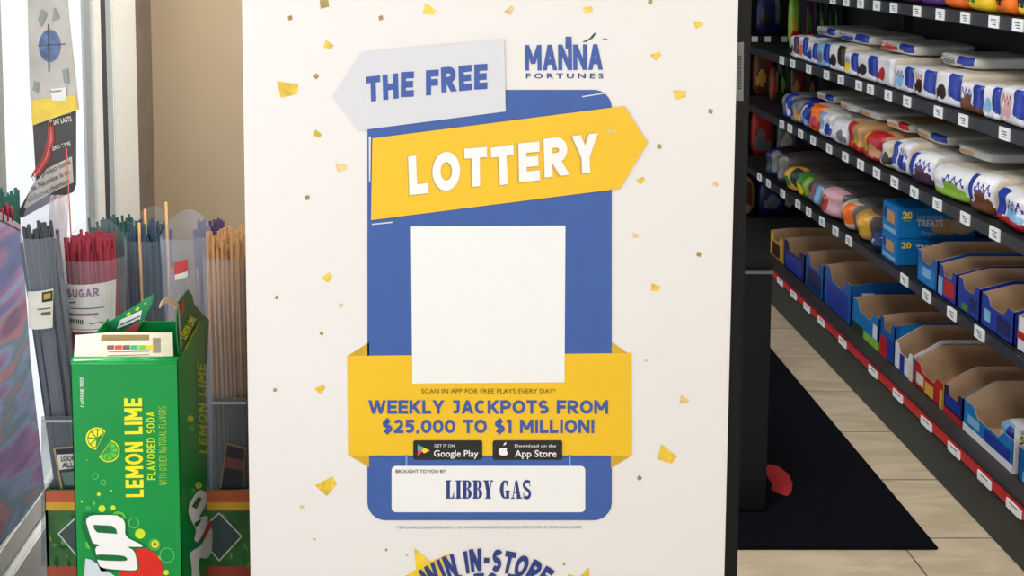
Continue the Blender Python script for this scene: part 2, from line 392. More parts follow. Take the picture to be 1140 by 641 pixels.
# serif store name, thick stems and hair serifs
def serif(ch):
    S = .3; hh = .07
    R = lambda x0, y0, x1, y1: [(x0,y0),(x1,y0),(x1,y1),(x0,y1)]
    def bowl(cx, cy, rx, ry, ix, iy, a0=90, a1=-90):
        return [arc(cx, cy, rx, ry, a0, a1, 12), arc(cx, cy, ix, iy, a0, a1, 12)]
    def ring(o, i): return [[o[k], o[k+1], i[k+1], i[k]] for k in range(len(o)-1)]
    if ch == 'L': return .62, [R(.06,0,.06+S-.06,1), R(0,.93,.38,1), R(0,0,.58,.07), [(.46,.07),(.58,.07),(.58,.34),(.54,.34)]]
    if ch == 'I': return .4, [R(.07,0,.33,1), R(0,.93,.4,1), R(0,0,.4,.07)]
    if ch == 'B':
        p = [R(.06,0,.3,1), R(0,.93,.36,1), R(0,0,.36,.07), R(.3,.5,.36,.56)]
        p += ring(*bowl(.36,.765,.26,.235,.05,.17)); p += ring(*bowl(.36,.27,.29,.27,.06,.2)); return .66, p
    if ch == 'Y': return .66, [[(.06,1),(.31,1),(.46,.42),(.2,.42)], [(.54,1),(.6,1),(.45,.42),(.39,.42)], R(.2,0,.45,.44), R(0,.93,.37,1), R(.46,.93,.68,1), R(.12,0,.53,.07)]
    if ch == 'G':
        p = ring(arc(.34,.5,.34,.5,62,300,20), arc(.36,.5,.1,.42,62,300,20)); p += [R(.42,0,.64,.42), R(.36,.39,.7,.45), [(.48,.98),(.54,.98),(.54,.66),(.5,.66),(.42,.88)]]; return .7, p
    if ch == 'A': return .74, [[(.08,0),(.14,0),(.37,1),(.31,1)], [(.3,1),(.44,1),(.68,0),(.42,0)], R(.16,.3,.5,.36), R(0,0,.24,.07), R(.36,0,.76,.07)]
    if ch == 'S':
        p = ribbon(arc(.29,.745,.2,.2,40,250,10)+[(.3,.5)]+arc(.29,.26,.2,.21,70,-140,10), .17); p += [R(.46,.68,.51,1), R(.04,0,.09,.34)]; return .56, p
    return .35, []
x = 0; gl_ = []
for ch in 'LIBBY GAS':
    w_, ps = serif(ch)
    for p in ps: gl_.append([(x+q[0], q[1]) for q in p])
    x += w_+.06
L_ = x-.06
pl_many('store_name_lettering', [[(496+q[0]/L_*95, 555-q[1]*20.5) for q in p] for p in gl_], 5, NAVY, joined=True)
# arched bottom headline
def archwarp(x0, x1, ytop, cx, cyy):
    R_ = cyy-ytop
    def wf(u, v):
        a = math.asin((x0-cx)/R_)*(1-u)+math.asin((x1-cx)/R_)*u
        r = R_-25+25*v
        return (cx+r*sin(a), cyy-r*cos(a))
    return wf
place(lettering('arched_lettering', 'WIN IN-STORE', (0,0), (1,0), 1, lay(3), NAVY, warp=archwarp(464, 617, 611, 541, 741), t=.25, sp=.13, slant=.05, cond=.84, jit=.03), poster)
place(lettering('arched_lettering', 'UP TO TO', (0,0), (1,0), 1, lay(3), NAVY, warp=archwarp(490, 592, 637, 541, 800), t=.25, sp=.13, slant=.05, cond=.8, jit=.03), poster)
def star(cx, cy, R_, rot, k=.45):
    return [(cx+(R_ if i % 2 == 0 else R_*k)*sin(radians(rot)+pi*i/5), cy-(R_ if i % 2 == 0 else R_*k)*cos(radians(rot)+pi*i/5)) for i in range(10)]
pl('gold_star', star(477, 640, 34, -28), 1, M((236,200,50), .4, var=.2, scale=30))
pl('gold_star', star(648, 652, 22, 20), 1, M((236,200,50), .4, var=.2, scale=30))
# gold confetti
cf = [(319,99,13,0),(323,20,4,1),(361,4,8,1),(365,50,6,0),(424,20,4,1),(477,11,8,0),(567,12,6,2),(352,85,4,1),(353,149,5,0),(379,186,7,2),(342,220,4,1),(364,309,6,0),(654,11,6,0),(730,62,6,0),(777,27,6,0),(756,105,8,0),(791,124,4,1),(734,163,4,1),(713,201,5,0),(796,205,4,2),(707,262,4,2),(778,283,4,1),(729,320,6,0),(724,2,4,1),(308,331,3,1),(379,340,3,2),(358,371,3,1),(306,434,3,1),(356,433,6,0),(363,541,12,0),(741,506,12,0),(761,445,6,2),(712,532,4,1),(719,401,2,2),(336,564,3,2),(430,612,2,1),(453,618,2,2),(628,628,2,1),(350,600,2,2)]
ps = [[], [], []]; rr = random.Random(5)
for cx, cy, s, k in cf:
    a = rr.uniform(-.6, .9)
    q = [(-s, -s*.35), (s*.8, -s*.7), (s, s*.1), (-s*.2, s*.9)] if k != 1 else [(-s*.8,0),(0,-s*.9),(s*.8,0),(0,s*.9)]
    ps[k].append([(cx+u*cos(a)-v*sin(a), cy+u*sin(a)+v*cos(a)) for u, v in q])
for k, c in ((0, (226,190,60)), (1, (160,134,70)), (2, (222,196,130))):
    f = lay(0); pl_many('confetti', ps[k], 0, M(c, .35, var=.25, scale=90))

# black stand carrying the poster
stand = root('display_stand', 'tall black floor stand directly behind the white poster', 'stand', loc=(.09, 1.262, 0))
sblk = M((9,10,12), .55, var=.1, spec=.25)
xr = P(829, 300, 1, 1.262).x
place(MB().box((-.222, 1.257, .0), (xr, 1.55, 1.68), 0, .004).build('body', sblk), stand)
place(MB().box((-.24, 1.27, 0), (xr+.0, 1.6, .05), 0, .004).build('foot', sblk), stand)
st = MB(); f_ = lambda x, y: P(x, y, 1, 1.2565)
st.slab([f_(818.5,112), f_(827.5,112), f_(828,47), f_(819.5,47)], (0, .0004, 0)); stk = place(st.build('paper_strip', M((112,112,110), .8)), stand)
mb = MB(); rr = random.Random(2)
y = 62
while y < 100:
    h_ = rr.uniform(.5, 1.6); mb.poly([f_(x_, y_)+Vector((0,-.0003,0)) for x_, y_ in ((821.5,y+h_),(825.5,y+h_),(825.5,y),(821.5,y))]); y += h_+rr.uniform(.5, 1.4)
place(mb.build('printed_lines', M((40,40,42))), stk)

# ================================================================== COUNTER, CARTON
CZ = .668
ct = tag(MB().box((-.56, 1.12, .0), (-.245, WALLY-.005, CZ), 0, .004).build('window_counter', M((60,56,54), .5)), 'dark counter beneath the soda carton and incense box by the window', 'counter')
CY = 1.23
cx0 = P(81, 500, 1, CY).x; cx1 = P(200, 500, 1, CY).x; cyb = P(229.5, 480, 0, cx1).y; ctop = P(130, 402, 1, CY).z
GREEN = M((0,140,62), .32, var=.05, scale=20); DGR = M((0,104,52), .35, var=.1); LIME = M((196,220,40), .4); YL = M((236,226,40), .4); CARD = M((176,160,138), .85, bump=.1)
DOT = M((90,190,60), .4); RED = M((214,38,30), .35)
carton = root('soda_carton', 'green lemon lime soda carton standing on end with torn open top', 'carton', loc=((cx0+cx1)/2, (CY+cyb)/2, CZ))
cb = MB()
cb.box((cx0, CY, CZ), (cx1, CY+.002, ctop), 0, .0006); cb.box((cx0, cyb-.002, CZ), (cx1, cyb, ctop-.004), 0, .0006)
cb.box((cx0, CY, CZ), (cx0+.002, cyb, ctop), 0, .0006); cb.box((cx1-.002, CY, CZ), (cx1, cyb, ctop), 0, .0006); cb.box((cx0, CY, CZ), (cx1, cyb, CZ+.002))
place(cb.build('body', GREEN), carton)
# rounded front shoulder; its lighter green paints in the edge highlight
sh = MB(); sh.cyl((cx0+.001, CY+.006, ctop-.003), (cx1-.001, CY+.006, ctop-.003), .0062, 16); place(sh.build('top_fold', M((20,168,80), .22)), carton)
ft = lambda k: (lambda x, y: P(x, y, 1, CY-.0003-.0003*k))
fs_ = lambda k: (lambda x, y: P(x, y, 0, cx1+.0003+.0003*k))
def cp(name, polys, fn, mat):
    if name not in ('barcode_panel', 'printed_lines', 'logo_letters'): return each(name, polys, fn, mat, carton)
    mb = MB()
    for i, q in enumerate(polys): mb.layered([fn(*v) for v in q], i, i % (len(mat) if isinstance(mat, list) else 1))
    return place(mb.build(name, mat), carton)
place(lettering('flavour_lettering', 'LEMON LIME', (160,553), (158,443), 20, ft(1), YL, t=.2, sp=.12, cond=.74), carton)
place(lettering('flavour_lettering', 'FLAVORED SODA', (173.5,534), (172.5,458), 9.5, ft(1), LIME, t=.17, sp=.14, cond=.7), carton)
place(lettering('flavour_lettering', 'WITH OTHER NATURAL FLAVORS', (186,540), (185,452), 8.5, ft(1), M((150,200,60), .4), t=.12, sp=.14, cond=.62), carton)
place(lettering('small_lettering', 'CAFFEINE FREE', (93.5,453), (92.5,420), 3.6, ft(1), WHITE, t=.16, sp=.14, cond=.8), carton)
# citrus slices
def slice_(cx, cy, r, a0, a1, k):
    cp('citrus_rind', [arc(cx, cy, r, r, a0, a1, 22)], ft(1+k), LIME if k else YL)
    cp('citrus_pith', [arc(cx, cy, r*.86, r*.86, a0, a1, 22)], ft(2+k), M((40,150,60), .4) if k else GREEN)
    seg = []
    n = 5
    for i in range(n):
        b0 = a0+(a1-a0)*i/n+4; b1 = a0+(a1-a0)*(i+1)/n-4; m_ = radians((b0+b1)/2)
        seg.append([(cx+r*.12*cos(m_), cy+r*.12*sin(m_))]+arc(cx, cy, r*.78, r*.78, b0, b1, 5))
    cp('citrus_segment', seg, ft(3+k), YL if not k else DOT)
slice_(108, 488, 12.5, 95, 320, 0)
slice_(121, 502, 12.5, -75, 150, 1)
# bubbles
def circ(cx, cy, r, n=18): return arc(cx, cy, r, r, 0, 360, n)[:-1]
bub = [(132,577,8.2),(113.5,566,4),(126,565,2.8),(104.5,560,2),(110,550,2.2),(156,594,5.6),(100,606,5),(175,622,3.6),(91,558,1.2),(97,512,1),(124,546,1),(185,637,3)]
cp('bubbles', [circ(*q) for q in bub], ft(1), [DOT, LIME, LIME])
rings = [(106,530,3.2),(149,582,5.6),(115,537,2.8),(172,606,6),(186,618,8),(155,614,4),(98,566,2)]
for cx, cy, r in rings:
    mb = MB()
    for q in ribbon(arc(cx, cy, r, r, 0, 360, 18), .8): mb.layered([ft(1)(*v) for v in q], 0)
    place(mb.build('bubble_ring', M((110,200,110), .4)), carton)
cp('flower_bubble', [circ(172.5,605.6,4.6)], ft(2), LIME); cp('flower_core', [circ(172.5,605.6,1.6)], ft(3), RED)
# big logo, px from zoomed crop
q8 = lambda pts: [(75+x/3.752, 470+y/3.752) for x, y in pts]
cp('logo_ball', [circ(157, 634, 24, 30)], ft(2), RED)
cp('logo_shadow', [q8([(60,400),(66,380),(222,385),(244,408),(252,480),(325,515),(325,524),(282,530),(303,600),(290,624),(140,622),(60,450)])], ft(3), DGR)
def chaikin(p, n=2):
    for _ in range(n):
        q = []
        for i in range(len(p)):
            a, b_ = p[i], p[(i+1) % len(p)]
            q += [(a[0]*.8+b_[0]*.2, a[1]*.8+b_[1]*.2), (a[0]*.2+b_[0]*.8, a[1]*.2+b_[1]*.8)]
        p = q
    return p
cp('logo_letters', [chaikin(q) for q in [q8([(70,388),(205,386),(232,402),(242,424),(240,478),(315,512),(312,522),(110,512),(98,484)]), q8([(112,508),(276,518),(296,606),(284,620),(140,610),(126,580)])]], ft(4), WHITE)
cp('logo_counter', [q8([(108,428),(186,432),(203,446),(208,466),(125,460),(112,446)]), chaikin(q8([(112,550),(235,556),(252,570),(246,580),(118,576)]))], ft(5), DGR)
cp('logo_numeral', [q8([(76,568),(100,574),(226,660),(226,720),(90,720),(70,640)])], ft(3), M((206,212,222), .4))
# side face art
place(lettering('side_lettering', 'LEMON LIME', (231,505), (228.5,405), 9, fs_(1), LIME, t=.2, sp=.14, cond=.8, slant=.15), carton)
q8s = lambda pts: [(75+x/3.752, 470+y/3.752) for x, y in pts]
cp('side_red_ball', [q8s([(560,520),(578,440),(597,405),(606,440),(606,500),(590,545)])], fs_(1), RED)
cp('side_logo', [chaikin(q) for q in [q8s([(505,375),(508,340),(548,278),(582,292),(584,330),(560,380),(545,400),(590,385),(580,440),(545,505),(528,490),(540,450),(512,400)]), q8s([(506,545),(560,515),(598,440),(606,450),(604,540),(585,572),(548,562),(552,640),(570,700),(520,700),(520,600)])]], fs_(2), WHITE)
cp('side_logo_counter', [q8s([(520,352),(545,310),(562,318),(540,362)]), q8s([(530,420),(560,404),(556,418),(536,440)])], fs_(3), DGR)
cp('side_slices', [circ(212,466,3.6), circ(213,477,3.2), circ(221,540,4), circ(215,546,2.4)], fs_(1), [LIME, DOT])
# torn top: white inner flap with printed panel on the top
ftp = lambda k: (lambda x, y: P(x, y, 2, ctop+.001+.0005*k))
mb = MB(); mb.slab([ftp(0)(*q) for q in ((82,402),(84,374),(120,371),(192,371),(193,397))], (0,0,.0012)); place(mb.build('top_flap', M((232,222,200), .6, var=.05)), carton)
cp('barcode_panel', [[(170+i*1.0+.2, 393-(i%3)*.4),(170.6+i*1.0,393),(170.6+i*1.0,376),(170+i*1.0+.2,376)] for i in range(9)], ftp(3), BLACK)
cp('colour_blocks', [[(119+i*8.8,389),(127+i*8.8,388.6),(127+i*8.8,384),(119+i*8.8,384.4)] for i in range(6)], ftp(3), [M((120,90,80)), M((220,60,50)), M((90,90,90)), M((40,180,120)), M((120,200,60)), M((230,210,40))])
cp('printed_band', [[(112,379),(166,378.5),(166,372.5),(113,372.5)]], ftp(3), M((140,120,70)))
cp('printed_lines', [[(120,396),(166,395),(166,394.4),(120,395.4)],[(120,392),(166,391),(166,390.4),(120,391.4)]], ftp(3), INKG)
# standing triangular flap at the back left
FYY = cyb-.01
ff = lambda x, y: P(x, y, 1, FYY)
mb = MB(); mb.slab([ff(*q) for q in ((110,374),(120,359),(146,343),(171,327),(169,338),(160,356),(150,374))], (0,.0012,0)); place(mb.build('torn_flap', M((30,140,84), .35)), carton)
ff2 = lambda x, y: P(x, y, 1, FYY-.0005)
cp('flap_label', [[(130,366),(134,356),(158,345),(156,356)]], ff2, WHITE)
cp('flap_label', [[(134,371),(157,357),(150,373)]], ff2, M((206,60,70)))
ff3 = lambda x, y: P(x, y, 1, FYY-.001)
cp('flap_label', [[(134,361),(156,351),(156,352.4),(134,362.4)],[(135,365),(155,355),(155,356.4),(135,366.4)]], ff3, INKG)
cp('flap_label', [[(150,345),(153,341),(156,343),(153,346)],[(140,350),(144,347),(146,349),(142,352)],[(160,338),(163,336),(163,339)]], ff2, LIME)
# tall torn flap on the right side
XF_ = cx1-.001
fr_ = lambda x, y: P(x, y, 0, XF_)
mb = MB(); mb.slab([fr_(*q) for q in ((203,405),(199,392),(197,368),(197,350),(199,335),(203,330),(209,322),(214,328),(216,338),(226,350),(233,356),(232,372),(231,405))], (-.0014,0,0)); place(mb.build('side_flap', M((14,112,56), .35, var=.15, scale=30)), carton)
fr2 = lambda x, y: P(x, y, 0, XF_+.0012)
cp('flap_red_patch', [[(200.5,334),(204.5,333),(205.6,345),(203,350),(201,345)]], fr2, RED)
cp('flap_torn_edge', [[(197.5,338),(199.8,338),(202.6,385),(201,388),(198.6,360)]], fr2, M((176,166,150)))
place(lettering('flap_lettering', 'LEMON LIME', (207,378), (219,355), 8, fr2, YL, t=.2, sp=.12, cond=.7), carton)
cp('flap_bars', [[(205,388),(222,356),(224,358),(207,390)]], fr2, M((160,176,40)))
mb = MB(); cur = [(197,338,0),(193,334,-.006),(187,333,-.012),(181,336,-.016),(178.5,341,-.018)]
wd = [10, 8, 7, 5, 3]
for i in range(4):
    a, b_ = cur[i], cur[i+1]
    mb.slab([fr_(a[0],a[1]-wd[i]/3)+Vector((0,0,0)), fr_(a[0],a[1]+wd[i]*.6), Vector(fr_(b_[0],b_[1]+wd[i+1]*.6)), fr_(b_[0],b_[1]-wd[i+1]/3)], (-.0014,0,0))
for v in mb.bm.verts:
    pass
place(mb.build('curled_paper', M((206,180,150), .8)), carton)

# ================================================================== INCENSE DISPLAY
DY = 1.47
dz = P(60, 546, 1, DY).z; dx0 = P(50, 560, 1, DY).x; dx1 = -.237
db = root('display_box', 'open cardboard box with red, yellow and green bands holding the incense bundles', 'box', loc=((dx0+dx1)/2, DY+.12, CZ))
DYB = DY+.34
mb = MB()
mb.box((dx0, DY, CZ), (dx1, DY+.004, dz)); mb.box((dx0, DYB-.004, CZ), (dx1, DYB, dz)); mb.box((dx0, DY, CZ), (dx0+.004, DYB, dz)); mb.box((dx1-.004, DY, CZ), (dx1, DYB, dz)); mb.box((dx0, DY, CZ), (dx1, DYB, CZ+.004))
place(mb.build('body', M((60,110,56), .5, var=.4, scale=25)), db)
fd = lambda x, y: P(x, y, 1, DY-.0006)
fd2 = lambda x, y: P(x, y, 1, DY-.0012)
def dp(name, polys, mat, f=None):
    mb = MB()
    for i, q in enumerate(polys): mb.layered([(f or fd)(*v) for v in q], i, i % (len(mat) if isinstance(mat, list) else 1))
    return place(mb.build(name, mat), db)
dp('red_band', [[(50.5,546),(280,546),(280,559),(51,559)]], M((196,90,56), .45))
dp('yellow_band', [[(51,559),(280,559),(280,568),(51,568)]], M((222,170,50), .45))
dp('lower_red_band', [[(53,630),(280,630),(280,642),(53,642)]], M((180,80,56), .45))
rr = random.Random(11); lv = []
for i in range(70):
    cx, cy = rr.uniform(54, 278), rr.uniform(574, 628); a = rr.uniform(0, 6.28); s = rr.uniform(3, 9)
    lv.append([(cx+s*cos(a), cy+s*sin(a)), (cx+s*.35*cos(a+1.57), cy+s*.35*sin(a+1.57)), (cx-s*cos(a), cy-s*sin(a)), (cx+s*.35*cos(a-1.57), cy+s*.35*sin(a-1.57))])
dp('leaf_pattern', lv, [M((40,120,50)), M((96,160,60)), M((20,80,44)), M((150,150,60))], fd2)
WF = M((206,214,206), .4)
for cx in (90, 244):
    out = [(cx-25,594),(cx,571),(cx+25,597),(cx,624)]
    polys = []
    for i in range(4):
        a, b_ = Vector(out[i]), Vector(out[(i+1) % 4]); polys += ribbon([tuple(a), tuple(b_)], 1.6)
    dp('diamond_outline', polys, WF, lambda x, y: P(x, y, 1, DY-.0018))
    dp('diamond_panel', [out], M((70,86,84), .4), lambda x, y: P(x, y, 1, DY-.0015))

FILM = film((206,212,224), .15, .22, 'plastic_sleeve', .3)
FILM_DENSE = film((176,184,200), .30, .25, 'plastic_sleeve_dense', .3)
stick_mesh = {}
def bundle(name, label, base, tip, Y, R_, col, n, front_y, flap_y=None, fm_=None, flare=1.15, tipvar=.02, wood=0, low=None, zb=None, tipcol=None, Rb=None, yscale=.8, sleeve=True):
    """sticks in a clear sleeve; base/tip = photo x at the box rim / at the stick tips and tip y"""
    zb = CZ+.005 if zb is None else zb
    A = P(base, 545, 1, Y); Bp = P(tip[0], tip[1], 1, Y)
    ax = (Bp-A)/(Bp.z-A.z)
    at = lambda z: Vector((A.x+ax.x*(z-A.z), Y, z))
    zt = Bp.z; r = root(name, label, 'incense', 'incense bundles in plastic sleeves by the window', loc=at(zb))
    rng = random.Random(hash(label) % 1000 if False else len(label)*7+int(base))
    me = MB(); sr = .0025 if n > 30 else .0022
    me.cyl((0,0,0), (0,0,1), sr, 6); mm = bpy.data.meshes.new('incense_stick'); me.bm.to_mesh(mm); me.bm.free(); mm.materials.append(M(col, .9, var=.15, scale=20))
    mw = mm.copy(); mw.materials.clear(); mw.materials.append(M((196,150,96), .7))
    for i in range(n):
        rad = R_*.9*sqrt((i+.5)/n); th = i*2.39996
        z1 = zt+rng.uniform(-tipvar, tipvar)
        wd_ = i >= n-wood
        if wd_: z1 += .035
        b0 = at(zb+.001)+Vector((rad*cos(th), rad*sin(th)*yscale, 0)); b1 = at(z1)+Vector((rad*1.12*cos(th)+rng.uniform(-.003,.003), rad*1.1*sin(th)*yscale, 0))
        o = bpy.data.objects.new('incense_stick', mw if wd_ else mm); COL.objects.link(o)
        d = b1-b0; o.parent = r; o.location = b0-at(zb); o.rotation_mode = 'QUATERNION'
        o.rotation_quaternion = Vector((0,0,1)).rotation_difference(d.normalized()); o.scale = (1,1,d.length)
    if sleeve:
        zf = P(tip[0], front_y, 1, Y).z; zk = P(tip[0], flap_y if flap_y else front_y-6, 1, Y).z
        bm = bmesh.new(); NR, NZ = 32, 14; rows = []
        for j in range(NZ+1):
            row = []
            for i in range(NR):
                th = 2*pi*i/NR; back = max(0, sin(th))
                top = zf+(zk-zf)*back**1.6
                z = zb+.0015+(top-zb)*j/NZ
                k = (Rb or 1)+((flare-(Rb or 1))*(j/NZ)**3)
                rr_ = (R_+.004)*k*(1+.03*sin(3*th+base)+.015*sin(7*th+j*.7))
                p = at(z)+Vector((rr_*cos(th), rr_*sin(th)*yscale, 0))
                row.append(bm.verts.new(p))
            rows.append(row)
        for j in range(NZ):
            for i in range(NR):
                f = bm.faces.new([rows[j][i], rows[j][(i+1) % NR], rows[j+1][(i+1) % NR], rows[j+1][i]]); f.smooth = True
        m2_ = bpy.data.meshes.new('sleeve'); bm.to_mesh(m2_); bm.free()
        place(link('sleeve', m2_, fm_ or FILM), r)
    def wrap(x, y, k=1):
        """photo point onto the front of the sleeve"""
        q = P(x, y, 1, Y); c = at(q.z); rr_ = (R_+.006)*1.08+.0006*k; dx = max(-.98, min(.98, (q.x-c.x)/rr_))
        return Vector((c.x+dx*rr_, Y-sqrt(1-dx*dx)*rr_*yscale-.0015, q.z))
    return r, wrap
def wrap_label(r, wrap, x0, y0, x1, y1, mat, k=1, tilt=0, name='paper_label'):
    mb = MB(); n = 12
    for i in range(n):
        a, b_ = x0+(x1-x0)*i/n, x0+(x1-x0)*(i+1)/n
        ta, tb = tilt*(i/n), tilt*((i+1)/n)
        mb.poly([wrap(a, y1+ta, k), wrap(b_, y1+tb, k), wrap(b_, y0+tb, k), wrap(a, y0+ta, k)])
    return place(mb.build(name, mat), r)
PAPER = M((226,222,214), .7)
# black bundle at left
r, wf = bundle('incense_bundle', 'dark grey incense bundle at left with small black and gold topped label', 81, (44, 262), 1.515, .026, (46,50,56), 66, 262, 214, tipvar=.024, fm_=FILM_DENSE, flare=1.0, Rb=.85)
wrap_label(r, wf, 38, 318, 66, 360, PAPER, 1, -3)
wrap_label(r, wf, 55, 318, 65.5, 329, M((40,34,20)), 2, -1, 'label_header')
wrap_label(r, wf, 57, 320, 64, 326, M((190,160,70)), 3, -1, 'label_mark')
wrap_label(r, wf, 50, 336, 64, 337.2, INKG, 2, -1, 'label_line'); wrap_label(r, wf, 54, 340, 64, 343.4, M((120,90,50)), 2, -1, 'label_line')
# red bundle with SUGAR label
r, wf = bundle('incense_bundle', 'deep red incense bundle with white label in mauve capitals', 118, (101, 268), 1.572, .0375, (120,20,42), 96, 284, 250, flare=1.35, tipvar=.015, yscale=.7)
wrap_label(r, wf, 79, 310, 133, 362, PAPER, 1, -3)
mauve = M((150,96,140), .6)
place(lettering('sugar_lettering', 'SUGAR', (82,324), (118,321), 9, lambda x, y: wf(x, y, 3), mauve, t=.24, sp=.14, cond=.95), r)
for (x0, y0, x1, y1, c) in ((84,329,92,330.4,INKG),(86,335,123,336,INKG),(84,341,117,343.6,mauve),(108,351,122,352,INKG),(80,358,130,358.8,mauve)):
    wrap_label(r, wf, x0, y0, x1, y1, c, 2, -1.5, 'label_line')
for i in range(8): wrap_label(r, wf, 84+i*2.2, 347, 85.3+i*2.2, 352, BLACK, 2, 0, 'barcode_bar')
# green sticks behind
bundle('incense_bundle', 'dark green incense sticks rising behind the red bundle', 152, (127, 250), 1.74, .042, (20,62,56), 96, 300, 290, tipvar=.016, flare=1.0)
# teal bundle with a few bare wooden sticks
r, wf = bundle('incense_bundle', 'dark teal incense bundle with three bare wooden sticks poking above its sleeve', 178, (166, 256), 1.65, .035, (26,50,70), 84, 264, 236, tipvar=.016, flare=1.05, wood=3)
# purple bundle
bundle('incense_bundle', 'dark purple incense bundle at the back right beside the beige wall', 246, (235, 252), 1.72, .0265, (50,32,66), 60, 261, 256, tipvar=.013, flare=1.0, fm_=FILM_DENSE)
# tan bundle
bundle('incense_bundle', 'tan coloured incense bundle standing closest to the left edge of the poster', 262, (254, 268), 1.525, .0335, (160,118,74), 90, 284, 262, tipvar=.02, flare=1.02, yscale=.7)
# nearly empty sleeve with red label
r, wf = bundle('plastic_sleeve', 'nearly empty clear plastic sleeve with red label beside the tan incense', 216, (208, 300), 1.575, .028, (120,108,110), 6, 262, 240, tipvar=.01, flare=1.25, fm_=FILM_DENSE)
r['category'] = 'sleeve'; del r['group']
wrap_label(r, wf, 199, 286, 214, 299, M((196,60,60)), 1, -4, 'red_label'); wrap_label(r, wf, 200, 299, 214, 305, PAPER, 1, -4)
# made-up pouch at the left: colours stand in for a window glass reflection
refl = bpy.data.materials.new('painted_reflection'); refl.use_nodes = True
nt = refl.node_tree; b = nt.nodes['Principled BSDF']
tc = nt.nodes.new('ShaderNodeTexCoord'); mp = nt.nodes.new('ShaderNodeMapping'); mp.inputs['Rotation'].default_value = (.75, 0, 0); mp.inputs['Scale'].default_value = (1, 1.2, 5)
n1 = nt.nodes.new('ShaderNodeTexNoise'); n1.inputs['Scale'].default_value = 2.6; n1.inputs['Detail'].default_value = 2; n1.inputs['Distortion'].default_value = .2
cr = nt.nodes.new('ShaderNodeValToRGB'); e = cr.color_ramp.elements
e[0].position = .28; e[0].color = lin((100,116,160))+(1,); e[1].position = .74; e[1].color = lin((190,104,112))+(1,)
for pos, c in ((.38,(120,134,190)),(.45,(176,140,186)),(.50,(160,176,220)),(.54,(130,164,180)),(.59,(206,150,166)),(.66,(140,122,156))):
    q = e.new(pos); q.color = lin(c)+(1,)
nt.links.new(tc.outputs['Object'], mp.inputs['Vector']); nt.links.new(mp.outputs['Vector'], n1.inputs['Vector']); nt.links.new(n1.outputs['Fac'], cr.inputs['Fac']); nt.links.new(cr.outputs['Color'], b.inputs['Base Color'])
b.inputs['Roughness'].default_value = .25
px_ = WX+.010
po = root('reflection_pouch', 'made-up pouch painted with window glass reflection at far left, dark green sticks above its edge', 'pouch', loc=P(20, 590, 0, px_))
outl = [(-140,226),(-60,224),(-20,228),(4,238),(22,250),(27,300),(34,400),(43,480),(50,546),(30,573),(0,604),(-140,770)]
mb = MB(); mb.slab([P(x, y, 0, px_) for x, y in outl], (-.010, 0, 0)); place(mb.build('reflection_sheet', refl), po)
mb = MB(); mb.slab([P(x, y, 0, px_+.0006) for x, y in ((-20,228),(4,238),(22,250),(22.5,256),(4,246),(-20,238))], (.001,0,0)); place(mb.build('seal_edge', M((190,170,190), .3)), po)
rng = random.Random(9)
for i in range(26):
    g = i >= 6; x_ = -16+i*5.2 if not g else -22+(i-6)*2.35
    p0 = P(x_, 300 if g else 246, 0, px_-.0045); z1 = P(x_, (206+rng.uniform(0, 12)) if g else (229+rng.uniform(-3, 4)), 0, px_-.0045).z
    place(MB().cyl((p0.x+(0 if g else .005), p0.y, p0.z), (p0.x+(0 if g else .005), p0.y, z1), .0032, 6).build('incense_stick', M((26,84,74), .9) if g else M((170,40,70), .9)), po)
# crumpled clear wrapper between the bundles
rng = random.Random(4); bm = bmesh.new(); rows = []
for j in range(16):
    row = []
    for i in range(7):
        x = 56+i*3.6-j*.9*(1-j/15)+(j < 4)*j*-.5; y = 400-j*12.2
        d = .006*sin(i*2.1+j*.9)+rng.uniform(-.004,.004)
        row.append(bm.verts.new(P(x+rng.uniform(-.6,.6), y, 1, 1.565+d)))
    rows.append(row)
for j in range(15):
    for i in range(6): bm.faces.new([rows[j][i], rows[j][i+1], rows[j+1][i+1], rows[j+1][i]])
me = bpy.data.meshes.new('w'); bm.to_mesh(me); bm.free()
wr = link('plastic_wrapper', me, film((214,190,196), .42, .12, 'crumpled_film', .6)); tag(wr, 'crumpled clear plastic wrapper between the dark grey and red incense bundles', 'wrapper')
sm = wr.modifiers.new('thick', 'SOLIDIFY'); sm.thickness = .0006
mb = MB(); mb.cyl(Vector((P(84.5,262,1,1.527).x+.004, 1.527, CZ+.008)), P(74,165,1,1.60), .0011, 6)
tag(mb.build('thin_red_stick', M((176,60,44))), 'single thin red stick rising above the red bundle in front of the black card', 'stick')
# small zip bags with cards in the box front
def zipbag(name, label, x0, y0, x1, y1, cards):
    r = root(name, label, 'bag', 'small zip bags in the incense box', loc=P((x0+x1)/2, y1, 1, DY+.012))
    f0 = lambda d: (lambda x, y: P(x, y, 1, DY+.012-d))
    yb = 630
    place(MB().slab([f0(.001)(x0,yb), f0(.001)(x1,yb), f0(.001)(x1,y0), f0(.001)(x0,y0)], (0,.003,0)).build('bag_film', film((104,112,122), .36, .15, 'zip_film', .4)), r)
    place(MB().slab([f0(.002)(x0,y0+6), f0(.002)(x1,y0+6), f0(.002)(x1,y0+3.6), f0(.002)(x0,y0+3.6)], (0,.001,0)).build('zip_seal', M((170,178,184), .3)), r)
    for k, (pts, c) in enumerate(cards):
        place(MB().poly([f0(.0022+.0005*k)(*q) for q in pts]).build('card', M(c, .5)), r)
    return r, f0
r, f0 = zipbag('zip_bag', 'clear zip bag with black headed card, left of the green carton', 46, 464, 84, 546, [([(88,546),(68,546),(59,498),(88,496)], (168,150,90)), ([(88,545),(70,545),(61.5,500),(88,498)], (52,56,60)), ([(88,504),(62.4,505),(61.5,500),(88,498)], (30,30,60)), ([(88,520),(66,523),(63,506),(88,504.6)], (222,220,212)), ([(88,540),(72,540),(68,526),(88,524)], (90,120,110))])
